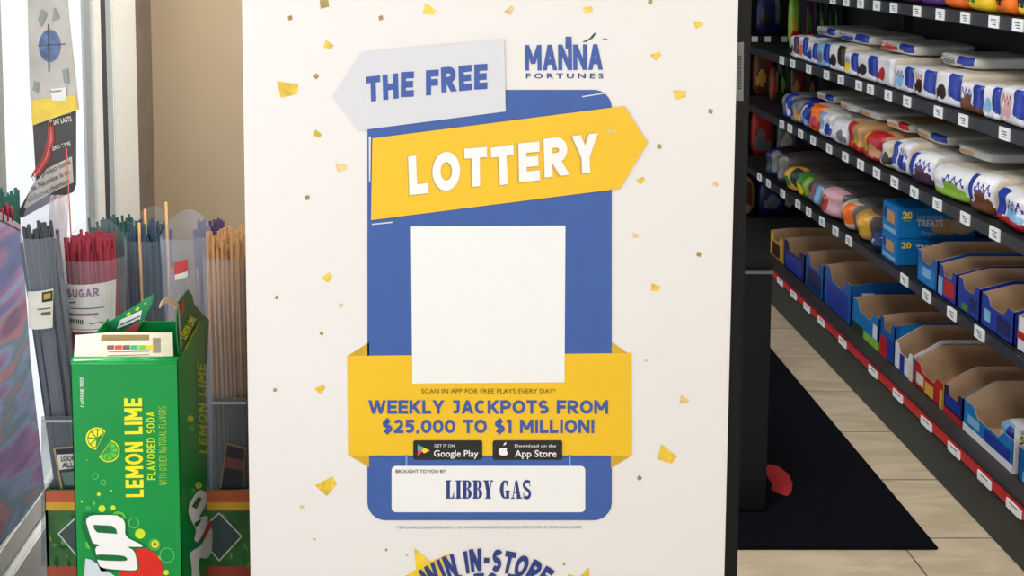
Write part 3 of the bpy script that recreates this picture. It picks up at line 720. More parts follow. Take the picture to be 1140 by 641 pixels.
place(bfont('card_lettering', 'LOOK', (68,513.5), (84,512.5), 6, f0(.006), BLACK, off=.02), r); place(bfont('card_lettering', 'ALL', (69,521), (82,520), 6, f0(.006), BLACK, off=.02), r)
zipbag('zip_bag', 'clear zip bag with dark card, between the carton and the poster', 236, 444, 274, 546, [([(244,546),(270,546),(274,498),(252,492)], (130,110,80)), ([(246,545),(269,545),(272.4,500),(253,495)], (36,36,44)), ([(250,520),(270,524),(271,512),(251,508)], (110,60,60))])

# ================================================================== HANGING CARDS by the window
HY = 1.70
hf = lambda k: (lambda x, y: P(x, y, 1, HY-.0006*k))
hc = root('hanging_packet', 'grey and white packet with blue round picture and yellow bottom, hanging at the window', 'packet', loc=P(55, 0, 1, HY))
def hp(r, name, pts, k, mat): return place(MB().poly([hf(k)(*q) for q in pts]).build(name, mat), r)
place(MB().slab([hf(0)(*q) for q in ((36,140),(33,100),(29,-60),(70,-60),(76,20),(87,122))], (0,.006,0)).build('packet_body', M((176,172,164), .4, var=.12, scale=20)), hc)
hp(hc, 'yellow_band', [(36,139.5),(34.5,112),(60,108),(84,106),(87,122)], 2, M((222,192,60), .45, var=.1))
hp(hc, 'blue_picture', [(55+12*cos(a/12*pi), 51+18*sin(a/12*pi)) for a in range(24)], 2, M((74,92,134), .4, var=.5, scale=60))
hp(hc, 'dark_cross', [(53,27),(54.2,27),(54.8,80),(53.6,80)], 3, INKG); hp(hc, 'dark_cross', [(42,50),(73,48.4),(73,49.6),(42,51.2)], 3, INKG)
hp(hc, 'white_caption', [(56,99),(74,97),(73,112),(58,112)], 3, M((222,220,214)))
place(bfont('caption_lettering', 'Number', (56,103.5), (69,102), 3.6, hf(4), INKG), hc)
for q in ([(69,78),(75,76),(77,94),(71,92)], [(38,90),(43,92),(42,104),(36,100)], [(60,8),(66,20),(58,24)], [(46,10),(52,16),(46,30),(42,22)]): hp(hc, 'printed_shape', q, 3, M((132,140,136), .5))
hb = root('hanging_card', 'black hanging card with red stripes and angled white warning label, below the packet', 'card', loc=P(60, 150, 1, HY+.01))
HY2 = HY+.012
hg = lambda k: (lambda x, y: P(x, y, 1, HY2-.0006*k))
def hq(name, pts, k, mat): return place(MB().poly([hg(k)(*q) for q in pts]).build(name, mat), hb)
place(MB().slab([hg(0)(*q) for q in ((36,132),(84,122),(84,206),(81,214),(62,222),(24,243),(20,238),(22,232),(40,200))], (0,.004,0)).build('card_body', M((70,66,66), .5)), hb)
def curve(pts, t): return ribbon(pts, t)
mb = MB()
for off, col_ in ((0, 0), (3.4, 1), (6.6, 0)):
    for q in ribbon([(55+off*.5,136),(54+off*.8,156),(48+off,176),(38+off,192),(36+off,196)], 2.4): mb.poly([hg(2)(*v) for v in q], col_)
place(mb.build('red_stripes', [M((176,58,52)), M((206,110,100))]), hb)
place(bfont('card_lettering', 'LOVE THAT', (56,131), (80,126), 5, hg(2), PAPER, off=.02), hb)
place(bfont('card_lettering', 'THAT LASTS', (55,140), (80,134.5), 5.6, hg(2), PAPER, off=.03), hb)
place(bfont('card_lettering', 'ZERO TIME', (56,168.5), (79,161), 4.2, hg(2), PAPER, off=.01), hb)
hq('warning_label', [(26,232),(36,206),(52,188),(80,174),(82,203),(60,213),(30,231)], 2, M((196,190,178), .6))
for s, a, b_ in (('This product contai', (36,202), (79,182)), ('ne. Nicotine is an', (35,213), (78,193)), ('addictive chemical', (32,225), (78,203))):
    place(bfont('label_lettering', s, a, b_, 6.2, hg(3), INKG, off=.01), hb)
hbk = tag(MB().cyl(P(62,-60,1,HY+.03), P(62,130,1,HY+.03), .002, 8).build('hanging_strip', M((60,60,62))), 'thin dark strip behind the packet holding the cards', 'strip')

# ================================================================== RIGHT: SHELVING
XB = 1.537
SH = [ # name, front x, label centre z, tag photo xs
 (1.537, .150, [858,871,886,901,917,941,975,1003,1035,1066,1100,1133]),
 (1.587, .506, [847,857,873,890,902,917,932,947,1009,1034,1062,1093]),
 (1.587, .815, [872,881,893,907,925,943,960,978,998,1020,1046,1077,1110]),
 (1.607, 1.097,[872,884,902,922,938,958,971,991,1012,1047,1075,1121]),
 (1.627, 1.402,[929,944,960,978,997,1023,1049,1077,1109,1136]),
]
ZT = [.172, .516, .831, 1.115, 1.420]
YN, YF = 2.2, 5.35
gb = M((20,21,24), .55, var=.1); gch = M((44,46,54), .4, var=.06); 
gon = root('shelving_unit', 'long black shelving run on the right with five shelves of packs', 'shelf', loc=(1.8, 3.7, 0))
def gp(mb, name, mat, par=gon): return place(mb.build(name, mat), par)
gp(MB().box((2.02, YN, 0), (2.06, YF, 2.1)), 'back_panel', M((12,12,14), .7))
gp(MB().box((XB, YN, 0), (2.02, YF, .13), 0, .003), 'plinth', M((44,47,44), .6, var=.25, scale=5))
for y in (YN, 3.25, 4.3, YF-.03): gp(MB().box((1.985, y, .13), (2.02, y+.03, 2.1)), 'upright', gb)
TAG = M((226,232,236), .5)
INKT = M((70,74,80), .6)
for i, (xf, zc, tx) in enumerate(SH):
    zt = ZT[i]
    s = gp(MB().box((xf+.004, YN, zt-.022), (2.02, YF, zt), 0, .002), 'shelf', M((50,47,47), .6, var=.1, spec=.3) if i == 0 else M((26,27,31), .6, spec=.3))
    if i == 0:
        gp(MB().box((xf-.008, YN, zc-.012), (xf+.004, YF, zc+.012), 0, .002), 'red_rail', M((176,34,36), .4, var=.1), s)
    else:
        gp(MB().box((xf-.004, YN, zc-.020), (xf+.004, YF, zt-.001), 0, .0015), 'price_channel', gch, s)
    for t in tx:
        a = (t-PX)/F
        # depth where the channel passes under the photo x
        y = P(t, 0, 0, xf).y
        for _ in range(8):
            # intersect the sight column x=t with plane X=xf at height zc
            lo, hi = -60, 700
            for __ in range(30):
                mid = (lo+hi)/2
                q = P(t, mid, 0, xf)
                if q.z > zc: lo = mid
                else: hi = mid
            y = q.y; break
        w_ = .025 if i else .033; hh = .0175 if i else .0125
        m_ = MB(); m_.box((xf-.0125 if i == 0 else xf-.009, y-w_, zc-hh), (xf-.0085 if i == 0 else xf-.0045, y+w_, zc+hh))
        X_ = xf-.0129 if i == 0 else xf-.0094
        for k in range(3 if i else 1): m_.box((X_, y-w_*.6, zc+.008-k*.007), (X_+.001, y+w_*(.5-.2*k), zc+.005-k*.007), 1)
        gp(m_, 'price_tag', [TAG, INKT], s)

# ---- products
def shape(name, W, H, D, style, mats, e=8, wob=0, nu=18, nv=12, seed=0, pinch=0):
    """soft block: front faces -X. W along Y, D along X. style(face,u,v)->material index"""
    rng = random.Random(seed); bm = bmesh.new(); vs = {}
    ph = [rng.uniform(0, 6.28) for _ in range(6)]
    def V(x, y, z):
        key = (round(x, 4), round(y, 4), round(z, 4))
        if key in vs: return vs[key]
        k = (abs(x)**e+abs(y)**e+abs(z)**e)**(-1/e)
        X, Y, Z = x*k, y*k, z*k
        if wob:
            X += wob*(sin(3*Y+ph[0])*.5+sin(5*Z+ph[1])*.3); Z += wob*(sin(4*Y+ph[2]+3*X)*.45+sin(7*X+ph[3])*.3)*(1 if Z > 0 else 0); Y += wob*.4*sin(4*X+ph[4])
        if pinch:   # bag: thin at top and bottom ends
            t = abs(Z); X *= 1-pinch*t**3; Y *= 1+.06*pinch*(1 if t > .9 else 0)
        vs[key] = bm.verts.new((X*D/2+D/2, Y*W/2, (Z+1)*H/2)); return vs[key]
    nd = 8
    faces = [('front', nu, nv, lambda u, v: (-1, 1-2*u, 2*v-1)), ('back', 4, 4, lambda u, v: (1, 2*u-1, 2*v-1)),
             ('near', nd, nv, lambda u, v: (2*u-1, -1, 2*v-1)), ('far', nd, 4, lambda u, v: (1-2*u, 1, 2*v-1)),
             ('top', nu, nd, lambda u, v: (2*v-1, 1-2*u, 1)), ('bottom', 4, 4, lambda u, v: (2*u-1, 2*v-1, -1))]
    # common resolution keeps the seams closed where it shows
    for nm, a, b_, fn in faces:
        if nm in ('back',): a, b_ = nu, nv
        if nm == 'far': a, b_ = nd, nv
        if nm == 'bottom': a, b_ = nd, nu
        for i in range(a):
            for j in range(b_):
                q = [V(*fn(i/a, j/b_)), V(*fn((i+1)/a, j/b_)), V(*fn((i+1)/a, (j+1)/b_)), V(*fn(i/a, (j+1)/b_))]
                if len(set(q)) < 4: continue
                try: f = bm.faces.new(q)
                except ValueError: continue
                f.material_index = style(nm, (i+.5)/a, (j+.5)/b_); f.smooth = e < 20
    bmesh.ops.recalc_face_normals(bm, faces=bm.faces[:])
    me = bpy.data.meshes.new(name); bm.to_mesh(me); bm.free()
    for m_ in mats: me.materials.append(m_)
    return me
C = {k: M(v, .35, var=.08, scale=30) for k, v in dict(white=(214,216,224), cream=(204,196,180), film=(188,186,184), blue=(28,52,150), dblue=(20,30,84), lblue=(120,170,210), brown=(96,56,36), dark=(40,28,26), red=(170,28,34), orange=(232,110,30), yellow=(240,200,40), purple=(96,60,140), green=(60,120,50), dgreen=(22,52,34), lime=(130,176,60), pink=(206,160,170), plum=(70,40,74), gold=(206,160,60), grey=(110,112,116), board=(184,154,124), cyan=(16,112,182), cyan2=(14,84,156), black=(20,20,24), dfilm=(92,84,84), tan=(180,140,96)).items()}
def sty(bg, corner, blob, band=None, top=None, side=None, script=None, cu=.62, mirror=False, blob2=None):
    keys = [bg, corner, blob, band or bg, top or 'cream', side or bg, script or corner, blob2 or blob]
    def f(nm, u, v):
        if nm == 'top': return 4 if v > .12 else 0
        if nm in ('near', 'far', 'back', 'bottom'): return 5
        uu = 1-u if mirror else u
        if band and v < .24+.08*sin(u*3.1): return 3
        if script and .08 < uu < .55 and abs(v-(.66+.09*sin(uu*46))) < .055: return 6
        if uu > cu and v > .2+.35*(1-uu): return 1
        if ((uu-.38)/.17)**2+((v-.40)/.22)**2 < 1: return 2
        if ((uu-.16)/.10)**2+((v-.32)/.14)**2 < 1: return 7
        return 0
    return f, [C[k] for k in keys]
def ysp(xf, zc, pl_, pr_):
    out = []
    for t in (pl_, pr_):
        lo, hi = -80, 700
        for __ in range(34):
            mid = (lo+hi)/2; q = P(t, mid, 0, xf)
            if q.z > zc: lo = mid
            else: hi = mid
        out.append(q.y)
    return out   # far y, near y
NP = [0]
def product(name, label, cat, group, sh, pl_, pr_, H, st_, D=.30, e=7, wob=.05, xoff=.012, zoff=0, rz=0, xadd=0, **kw):
    xf = SH[sh][0]+xoff; yf, yn = ysp(xf, ZT[sh], pl_, pr_)
    NP[0] += 1
    me = shape(name, (yf-yn)*.965, H, D, st_[0], st_[1], e=e, wob=wob, seed=NP[0], **kw)
    zmin = min(v.co.z for v in me.vertices)
    for v in me.vertices: v.co.z -= zmin
    o = link(name, me); o.location = (xf+xadd, (yf+yn)/2, ZT[sh]+zoff+.0005); o.rotation_euler.z = rz
    tag(o, label, cat, group); return o, yf, yn
ORD = ['first','second','third','fourth','fifth','sixth','seventh','eighth','ninth','tenth','eleventh','twelfth','thirteenth','fourteenth','fifteenth','sixteenth','seventeenth','eighteenth']
# shelf 2 from top: white and blue donut packs
e2 = [1175, 1139, 1110, 1092, 1066, 1038, 1014, 993, 974, 952, 938, 921, 908, 897, 887, 878]
s2 = [('white','blue','dark','white','film'),('white','blue','pink',None,'cream'),('white','blue','lblue',None,'film'),('white','blue','brown','brown','cream'),('white','blue','dark',None,'cream'),('white','blue','dark',None,'cream'),('white','blue','lblue',None,'film'),
      ('white','white','red',None,'cream'),('white','blue','dark',None,'cream'),('white','blue','yellow',None,'cream'),('white','dark','dark',None,'cream'),('lblue','blue','grey',None,'grey'),('white','blue','blue',None,'grey'),('white','blue','orange',None,'blue'),('white','plum','dark',None,'cream')]
d2 = ['white pack with blue corner and dark picture','white pack with blue corner and pink picture','white pack with pale blue picture','white pack with wide brown band along its foot','white pack with blue right end and dark round picture','white pack with blue right end and small dark picture','white pack with large pale blue patch and blue end',
      'white pack with bright red figure on its front','white pack with dark round picture beside blue end','white pack with small yellow mark and blue end','white pack with black lettered mark','pale blue and grey pack with blue end','white pack with slanting blue shape','white pack with orange edge stripe and blue end','white pack with plum corner']
for i in range(len(s2)):
    bg, cn, bl, bd, tp = s2[i]
    o, yf, yn = product('snack_pack', '%s, %s from right on upper shelf' % (d2[i], ORD[i]), 'snack pack', 'white packs on the second shelf from the top', 3, e2[i+1], e2[i], .095+.008*((i*5) % 3), sty(bg, cn, bl, bd, tp, 'cream', script='blue' if i % 3 == 0 else ('red' if i % 4 == 1 else None)), D=.32, e=9, wob=.025, nu=48, nv=30)
# packs lying behind on top of them
for i, (a, b_, bl) in enumerate([(975,1015,'red'),(930,965,'blue'),(905,928,'grey'),(1040,1080,'grey')]):
    product('snack_pack', ['clear topped pack with red script, lying on the white packs','grey topped pack lying on the white packs, farther along','small grey pack lying at the far end of the white packs','clear pack lying on the white packs toward the near end'][i], 'snack pack', None, 3, a, b_, .04, sty('film', 'blue', bl, None, 'film', 'film', script=bl), D=.24, e=7, wob=.05, xoff=.09, zoff=.113)
# top shelf
e1 = [1180, 1150, 1127, 1103, 1070, 1045, 1020, 995, 972, 950, 930, 912]
c1 = [('yellow','gold','dark'),('yellow','yellow','black'),('orange','orange','black'),('yellow','gold','green'),('orange','yellow','purple'),('purple','plum','orange'),('plum','purple','gold'),('dblue','plum','purple'),('dark','brown','gold'),('brown','dark','plum'),('dark','dblue','grey')]
n1_ = ['yellow and gold','bright yellow','bright orange','yellow with gold end','orange with yellow end','purple','dark purple','dark blue','dark brown and gold','brown','dark blue grey']
for i, (bg, cn, bl) in enumerate(c1):
    product('candy_bag', '%s bag on the top shelf, %s from the right' % (n1_[i], ORD[i]), 'candy bag', 'bags on the top shelf', 4, e1[i+1], e1[i], .16, sty(bg, cn, bl, None, bg, bg, script='black' if i < 4 else None), D=.2, e=6, wob=.05, xoff=.012, zoff=0)
# shelf 3: bagged donuts and bread
e3 = [1185, 1140, 1100, 1073, 1033, 1008, 990, 978, 958, 940, 924, 910, 898, 888, 878, 869]
s3 = [('white','blue','gold','lime','cream'),('white','blue','lblue','red','cream'),('white','blue','brown','brown','cream'),('white','white','lime','lime','cream'),('white','blue','plum','plum','film'),('white','blue','blue',None,'cream'),('cream','blue','dark',None,'film'),('red','gold','tan',None,'tan'),
      ('tan','red','gold','red','tan'),('white','white','grey',None,'cream'),('white','lblue','blue',None,'film'),('orange','blue','red',None,'film'),('blue','white','lblue',None,'grey'),('grey','blue','gold',None,'blue'),('blue','grey','white',None,'grey')]
d3 = ['white bag with lime green foot','white and blue bag with red foot','white bag with blue corner and brown foot','white bag with wide lime green foot','white bag with purple foot and blue corner','white bag with blue emblem','cream bag with dark emblem and blue end','bright red bag with tan picture',
      'tan and red bag','white bag with grey picture','white bag with pale blue end','orange bag with blue corner','blue bag with white end','grey bag with gold picture','blue bag with grey end']
for i in range(len(s3)):
    bg, cn, bl, bd, tp = s3[i]
    product('snack_bag', '%s on the middle shelf, %s from the right' % (d3[i], ORD[i]), 'snack bag', 'bags on the middle shelf', 2, e3[i+1], e3[i], .105+.01*((i*7) % 3), sty(bg, cn, bl, bd, tp, tp, mirror=True, cu=.58, script='blue' if i < 6 else None), D=.32, e=5, wob=.07, nu=48, nv=30)
for i, (a, b_, c_, xo) in enumerate([(1013,1050,'blue',.14),(982,1008,'tan',.12),(955,978,'film',.13),(930,952,'film',.12),(1060,1100,'film',.14),(905,925,'blue',.12)]):
    product('snack_bag', ['blue ended bag lying on top of the middle shelf bags','tan bag with red end lying on the middle shelf bags','clear bag lying behind the tan and red bag','clear bag lying behind the white middle shelf bags','pale clear bag lying behind the green footed bag','dark blue bag lying at the far end of the middle shelf'][i], 'snack bag', None, 2, a, b_, .035, sty('cream' if c_ != 'film' else 'film', c_ if c_ != 'tan' else 'red', 'tan', None, c_ if c_ != 'blue' else 'cream', 'film'), D=.24, e=6, wob=.05, xoff=xo-.04, zoff=.128)

# open cartons
def carton_box(name, label, group, sh, pl_, pr_, H, outc, fronts, Hf=None, xoff=.03, D=.36, inner='board', cat='carton', letter=None, sidecol=None, zoff=0):
    xf = SH[sh][0]+xoff; yf, yn = ysp(xf, ZT[sh], pl_, pr_); W = (yf-yn)*.97; Hf = Hf or H*.62
    r = root(name, label, cat, group, loc=(xf, (yf+yn)/2, ZT[sh]+zoff+.0005))
    t = .0035; mb = MB(); y0_, y1_ = -W/2, W/2
    # materials: 0 outside, 1 cardboard
    mb.box((0,y0_,0),(D,y1_,t), 1)
    mb.box((D-t,y0_,0),(D,y1_,H), 1)
    for ys, sgn in ((y0_, 1), (y1_, -1)):
        prof = [(0,0),(D,0),(D,H),(D*.28,H),(.0,Hf)]
        mb.slab([(a, ys, c) for a, c in prof], (0, sgn*t*.5, 0), 0)
        mb.slab([(a, ys+sgn*t*.5, c) for a, c in prof], (0, sgn*t*.5, 0), 1)
    # front with dipped opening
    dip = Hf*.72
    pr = [(y0_,0),(y1_,0),(y1_,Hf),(y1_*.62,Hf),(y1_*.42,dip),(-y1_*.42,dip),(-y1_*.62,Hf),(y0_,Hf)]
    mb.slab([(0, a, c) for a, c in pr], (t*.5,0,0), 0); mb.slab([(t*.5, a, c) for a, c in pr], (t*.5,0,0), 1)
    o = mb.build('tray', [C[outc], C[inner]], r)
    for k, (u0, v0, u1, v1, ck) in enumerate(fronts):
        X = -.0006-.0003*k; yy0 = y1_-W*u0; yy1 = y1_-W*u1
        MB().poly([(X,yy0,v0*dip),(X,yy1,v0*dip),(X,yy1,v1*dip),(X,yy0,v1*dip)]).build('front_print', C[ck], r)
    if sidecol:
        Y_ = y0_-.0006
        for k, (a0, c0, a1, c1_, ck) in enumerate(sidecol): MB().poly([(D*a0,Y_-.0003*k,H*c0),(D*a1,Y_-.0003*k,H*c0),(D*a1,Y_-.0003*k,H*c1_),(D*a0,Y_-.0003*k,H*c1_)]).build('side_print', C[ck], r)
    return r, W, D, H
G5 = 'open cartons on the bottom shelf'
bx = [
 ('blue open carton with pale front at the near end of the bottom shelf', 1132, 1190, .15, 'cyan2', [(.1,.1,.9,.5,'lblue'),(.2,.5,.6,.9,'white')], None),
 ('blue and white open carton numbered 20 on the bottom shelf', 1071, 1128, .15, 'cyan', [(.0,0,1,.35,'white'),(.45,.35,.95,.9,'blue'),(.1,.5,.35,.9,'lblue')], [(.02,.1,.3,.75,'cyan'),(.0,.0,.05,.9,'white')]),
 ('dark blue and red open carton right of the red fronted carton', 1050, 1071, .145, 'dblue', [(.1,.45,.9,.95,'blue'),(0,0,1,.3,'red')], None),
 ('red open carton with yellow near side on the bottom shelf', 1017, 1049, .135, 'red', [(.08,.25,.35,.85,'cream'),(.4,.1,.7,.75,'gold'),(.92,0,1,1,'gold')], [(0,0,.10,.62,'gold')]),
 ('white and blue open carton left of the red fronted carton', 995, 1016, .145, 'white', [(.3,0,.55,1,'blue'),(.8,0,1,1,'cream')], [(0,.1,.12,.6,'lblue')]),
 ('large open brown carton with dark red and blue front on the bottom shelf', 979, 995, .15, 'cyan2', [(0,0,.5,.7,'red'),(.5,.1,.9,.8,'blue')], [(.05,.5,.95,.95,'cyan')]),
 ('teal open carton with lime green lower corner on the bottom shelf', 948, 978, .13, 'cyan', [(.45,0,1,.35,'lime'),(0,0,.45,.4,'dgreen'),(.8,.4,.95,1,'white')], [(0,0,.15,.25,'lime')]),
 ('blue carton with small framed picture on its side, bottom shelf', 917, 947, .17, 'cyan2', [(.1,.1,.9,.9,'blue')], [(.12,.35,.26,.75,'cream'),(.3,.5,.45,.6,'lblue'),(.5,.0,.85,.35,'board')]),
 ('blue carton with pale lettering, farther along the bottom shelf', 896, 916, .155, 'cyan2', [(.1,.1,.9,.9,'dblue')], [(.2,.6,.45,.75,'lblue')]),
 ('small blue carton next to the yellow edged carton on the bottom shelf', 872, 895, .135, 'dblue', [(.1,.1,.9,.9,'blue')], [(.2,.6,.5,.75,'lblue')]),
 ('yellow edged carton with red packets, far along the bottom shelf', 857, 871, .12, 'gold', [(.2,.1,.8,.9,'dark')], [(0,0,.2,1,'gold'),(.3,.7,.9,.95,'red')]),
]
for lb, a, b_, H, oc, fr__, sc in bx:
    r, W, D, H_ = carton_box('open_carton', lb, G5, 0, a, b_, H, oc, fr__, sidecol=sc, xoff=.06, D=.34, Hf=H*(.92 if a < 990 else .62))
    if 'numbered 20' in lb:
        yn_ = -W/2-.002
        fn = lambda x, y: Vector((x, yn_, y))
        tx_ = bfont('number_lettering', '20', (.012,-.10), (.052,-.10), -.022, lambda x, y: Vector((x, yn_-.001, -y if False else .092+(y+.10))), C['yellow'], off=.03); tx_.parent = r
# packs inside the near cartons
for k, (sh, a, b_, xo, zo, c_, lb) in enumerate([(0,1137,1157,.12,.004,'blue','blue snack packet inside the nearest bottom shelf carton'),(0,1160,1180,.12,.004,'white','white snack packet inside the nearest bottom shelf carton'),(0,1084,1104,.12,.004,'lblue','pale blue packet inside the carton numbered 20')]):
    product('snack_packet', lb, 'snack packet', None, sh, a, b_, .07, sty(c_, 'blue', 'white', None, 'white', 'lblue'), D=.16, e=3.5, wob=.04, xoff=.06, xadd=.06, zoff=zo)

# shelf 4: treat cartons and bags
def closed_box(label, group, sh, pl_, pr_, H, zoff, text):
    xf = SH[sh][0]+.02; yf, yn = ysp(xf, ZT[sh], pl_, pr_); W = yf-yn
    r = root('treats_carton', label, 'carton', group, loc=(xf, (yf+yn)/2, ZT[sh]+zoff+.0005)); D = .335
    MB().box((0,-W/2,0),(D,W/2,H), 0, .003).build('box_body', C['cyan'], r)
    Y_ = -W/2-.0008
    def pr(name, x0, z0, x1, z1, c_, k=0, pts=None):
        q = pts or [(x0,z0),(x1,z0),(x1,z1),(x0,z1)]
        MB().poly([(a*D, Y_-.0004*k, c*H) for a, c in q]).build(name, c_ if not isinstance(c_, str) else C[c_], r)
    if text:
        pr('dark_end', .80,.03,.98,.97,'dblue')
        tr = [(.50+.16*cos(t*pi/10)*(1), .40+.26*sin(t*pi/10)) for t in range(20)]
        pr('treat_picture', 0,0,0,0,'tan',1, tr); pr('treat_picture', 0,0,0,0,'board',2, [(.66+.13*cos(t*pi/10), .42+.26*sin(t*pi/10)) for t in range(20)])
        pr('square_code_area', .83,.16,.95,.5,'cream',1) if False else None
        T = lambda s, x0, x1, z, h, c_: setattr(bfont('box_lettering', s, (x0*D, 0), (x1*D, 0), -1, lambda x, y, z=z, h=h: Vector((x, Y_-.002, (z+(y)*h)*H)), c_, off=.045), 'parent', r)
        T('20', .04, .14, .68, .22, C['yellow']); T('COUNT', .05, .13, .58, .06, C['lime'])
        T('RICE KRISPIES', .19, .46, .66, .12, C['lblue']); T('TREATS', .19, .46, .42, .22, C['white']); T('Original', .24, .39, .14, .13, C['lblue'])
        pr('nutrition_square', .845,.18,.955,.52,'grey',1)
    else:
        T = lambda s, x0, x1, z, h, c_: setattr(bfont('box_lettering', s, (x0*D, 0), (x1*D, 0), -1, lambda x, y, z=z, h=h: Vector((x, Y_-.002, (z+(y)*h)*H)), c_, off=.045), 'parent', r)
        T('20', .04, .14, .68, .22, C['yellow']); T('TREATS', .19, .46, .60, .2, C['white'])
    for k, (u0,v0,u1,v1) in enumerate(((.1,.1,.9,.25),(.3,.4,.8,.8),(.1,.5,.25,.85))): MB().poly([(-.0008-.0003*k, W/2-W*u0, v0*H),(-.0008-.0003*k, W/2-W*u1, v0*H),(-.0008-.0003*k, W/2-W*u1, v1*H),(-.0008-.0003*k, W/2-W*u0, v1*H)]).build('front_print', [C['lblue'], C['tan'], C['blue']][k], r)
G4 = 'blue treat cartons on the fourth shelf'
closed_box('lower blue treats carton numbered 20, beneath its twin', None, 1, 981, 998, .093, 0, False)
closed_box('upper blue treats carton with white and yellow lettering, on top of its twin', None, 1, 981, 998, .108, .094, True)
g4 = 'open blue cartons on the fourth shelf'
for lb, a, b_, H, oc, fr__ in [
 ('blue open carton directly right of the stacked treats cartons', 1020, 1043, .13, 'cyan2', [(.1,.1,.9,.85,'cyan'),(.3,.4,.7,.8,'lblue')]),
 ('bright blue open carton with red mark on the fourth shelf', 1044, 1064, .125, 'blue', [(.3,.2,.9,.9,'red'),(.0,.1,.25,.9,'lblue')]),
 ('deep blue open carton with green patch on the fourth shelf', 1065, 1090, .125, 'blue', [(.2,.1,.5,.4,'green'),(.55,.3,.9,.8,'dblue')]),
 ('royal blue open carton with pale script, near end of fourth shelf', 1091, 1128, .12, 'blue', [(.1,.3,.3,.8,'lblue'),(.5,.2,.9,.85,'dblue')]),
 ('white fronted open carton with red stripe at the near end of fourth shelf', 1131, 1180, .12, 'white', [(.0,.5,1,.8,'red'),(.2,.0,.8,.4,'lblue')])]:
    carton_box('open_carton', lb, g4, 1, a, b_, H, oc, fr__, xoff=.02, D=.33, Hf=H*.8)
for i, (lb, a, b_, H, s_) in enumerate([
 ('low dark blue bag left of the stacked treats cartons', 965, 978, .07, ('blue','dblue','lblue',None,'dblue')),
 ('yellow and orange bag on the fourth shelf, beside the low dark blue bag', 946, 963, .12, ('tan','gold','orange',None,'dfilm')),
 ('cream bag with orange figures on the fourth shelf', 930, 945, .12, ('cream','orange','grey',None,'grey')),
 ('grey and pink pack with dark red lettering on the fourth shelf', 911, 929, .13, ('pink','pink','red',None,'dfilm')),
 ('pale grey pack left of the pink lettered pack', 897, 910, .11, ('grey','lblue','grey',None,'grey')),
 ('small green and yellow bag on the fourth shelf', 884, 896, .12, ('green','lime','yellow',None,'dfilm')),
 ('olive bag left of the green and yellow bag', 872, 883, .12, ('gold','dgreen','green',None,'dfilm')),
 ('dull purple pack at the far end of the fourth shelf', 861, 871, .15, ('plum','grey','pink',None,'dfilm')),
 ('dark blue pack at the far end of the fourth shelf', 851, 860, .15, ('dblue','grey','dgreen',None,'dark')),
 ]):
    bg, cn, bl, bd, tp = s_
    product('snack_bag', lb, 'snack bag', 'bags on the fourth shelf', 1, a, b_, H, sty(bg, cn, bl, bd, tp, tp, script='red' if 'pink' in lb else None), D=.34, e=4, wob=.1)
# far end: upright bags facing the aisle end
def bag_at(x0, x1, ytop, ybot, Y, cols, label, group, cat='chip bag'):
    a = P(x0, ybot, 1, Y); b_ = P(x1, ytop, 1, Y)
    W = b_.x-a.x; H = b_.z-a.z
    f, mats = sty(cols[0], cols[1], cols[2], cols[3], cols[0], cols[0], cu=.7)
    NP[0] += 1
    me = shape('chip_bag', W*.96, H, .05, f, mats, e=3.2, wob=.05, seed=NP[0], pinch=.75, nu=14, nv=16)
    zm = min(v.co.z for v in me.vertices)
    for v in me.vertices: v.co.z -= zm
    o = link('chip_bag', me); o.location = ((a.x+b_.x)/2, Y, min(ZT, key=lambda z: abs(z-a.z))+.001); o.rotation_euler.z = pi/2
    return tag(o, label, cat, group)
pegs = []
def row(specs, Y, group, ztop_from=None):
    for i, (x0, x1, yt, yb, c_, lb) in enumerate(specs): bag_at(x0, x1, yt, yb, Y+.02*(i % 2), c_, lb, group)
z2y = lambda z, Y: (lambda lo, hi: None)
def foot_y(z, Y):
    lo, hi = -200, 900
    for _ in range(40):
        m_ = (lo+hi)/2
        if P(870, m_, 1, Y).z > z: lo = m_
        else: hi = m_
    return lo
fy1 = foot_y(ZT[3]+.001, 4.95)
row([(879,894,-8,fy1,('lime','green','gold','red'),'lime green bag with red foot, leftmost of the upper far bags'),(895,912,-6,fy1,('plum','grey','green','red'),'purple and green bag right of the lime bag'),
     (912,921,2,fy1,('dgreen','green','lime',None),'dark green bag right of the purple bag'),(921,929,4,fy1,('dgreen','green','gold',None),'dark green bag with gold foot picture'),(929,936,5,fy1,('dgreen','dgreen','green',None),'narrow dark green bag near the end of the row'),(936,941,7,fy1,('dgreen','dgreen','dark',None),'last and darkest green bag of the row')], 4.95, 'upright bags at the far end above the white packs')
fy2 = foot_y(ZT[2]+.001, 5.12)
row([(858,868,76,fy2,('brown','gold','red',None),'brown and gold bag on middle shelf at the far end'),(867,880,70,fy2,('dgreen','green','lime',None),'green bag beside the brown and gold bag at the far end'),
     (880,898,74,fy2,('brown','red','tan',None),'brown and red bag right of the far green bag'),(899,913,78,fy2,('dark','brown','tan',None),'dark brown bag right of the brown and red bag')], 5.12, 'upright bags at the far end of the middle shelf')
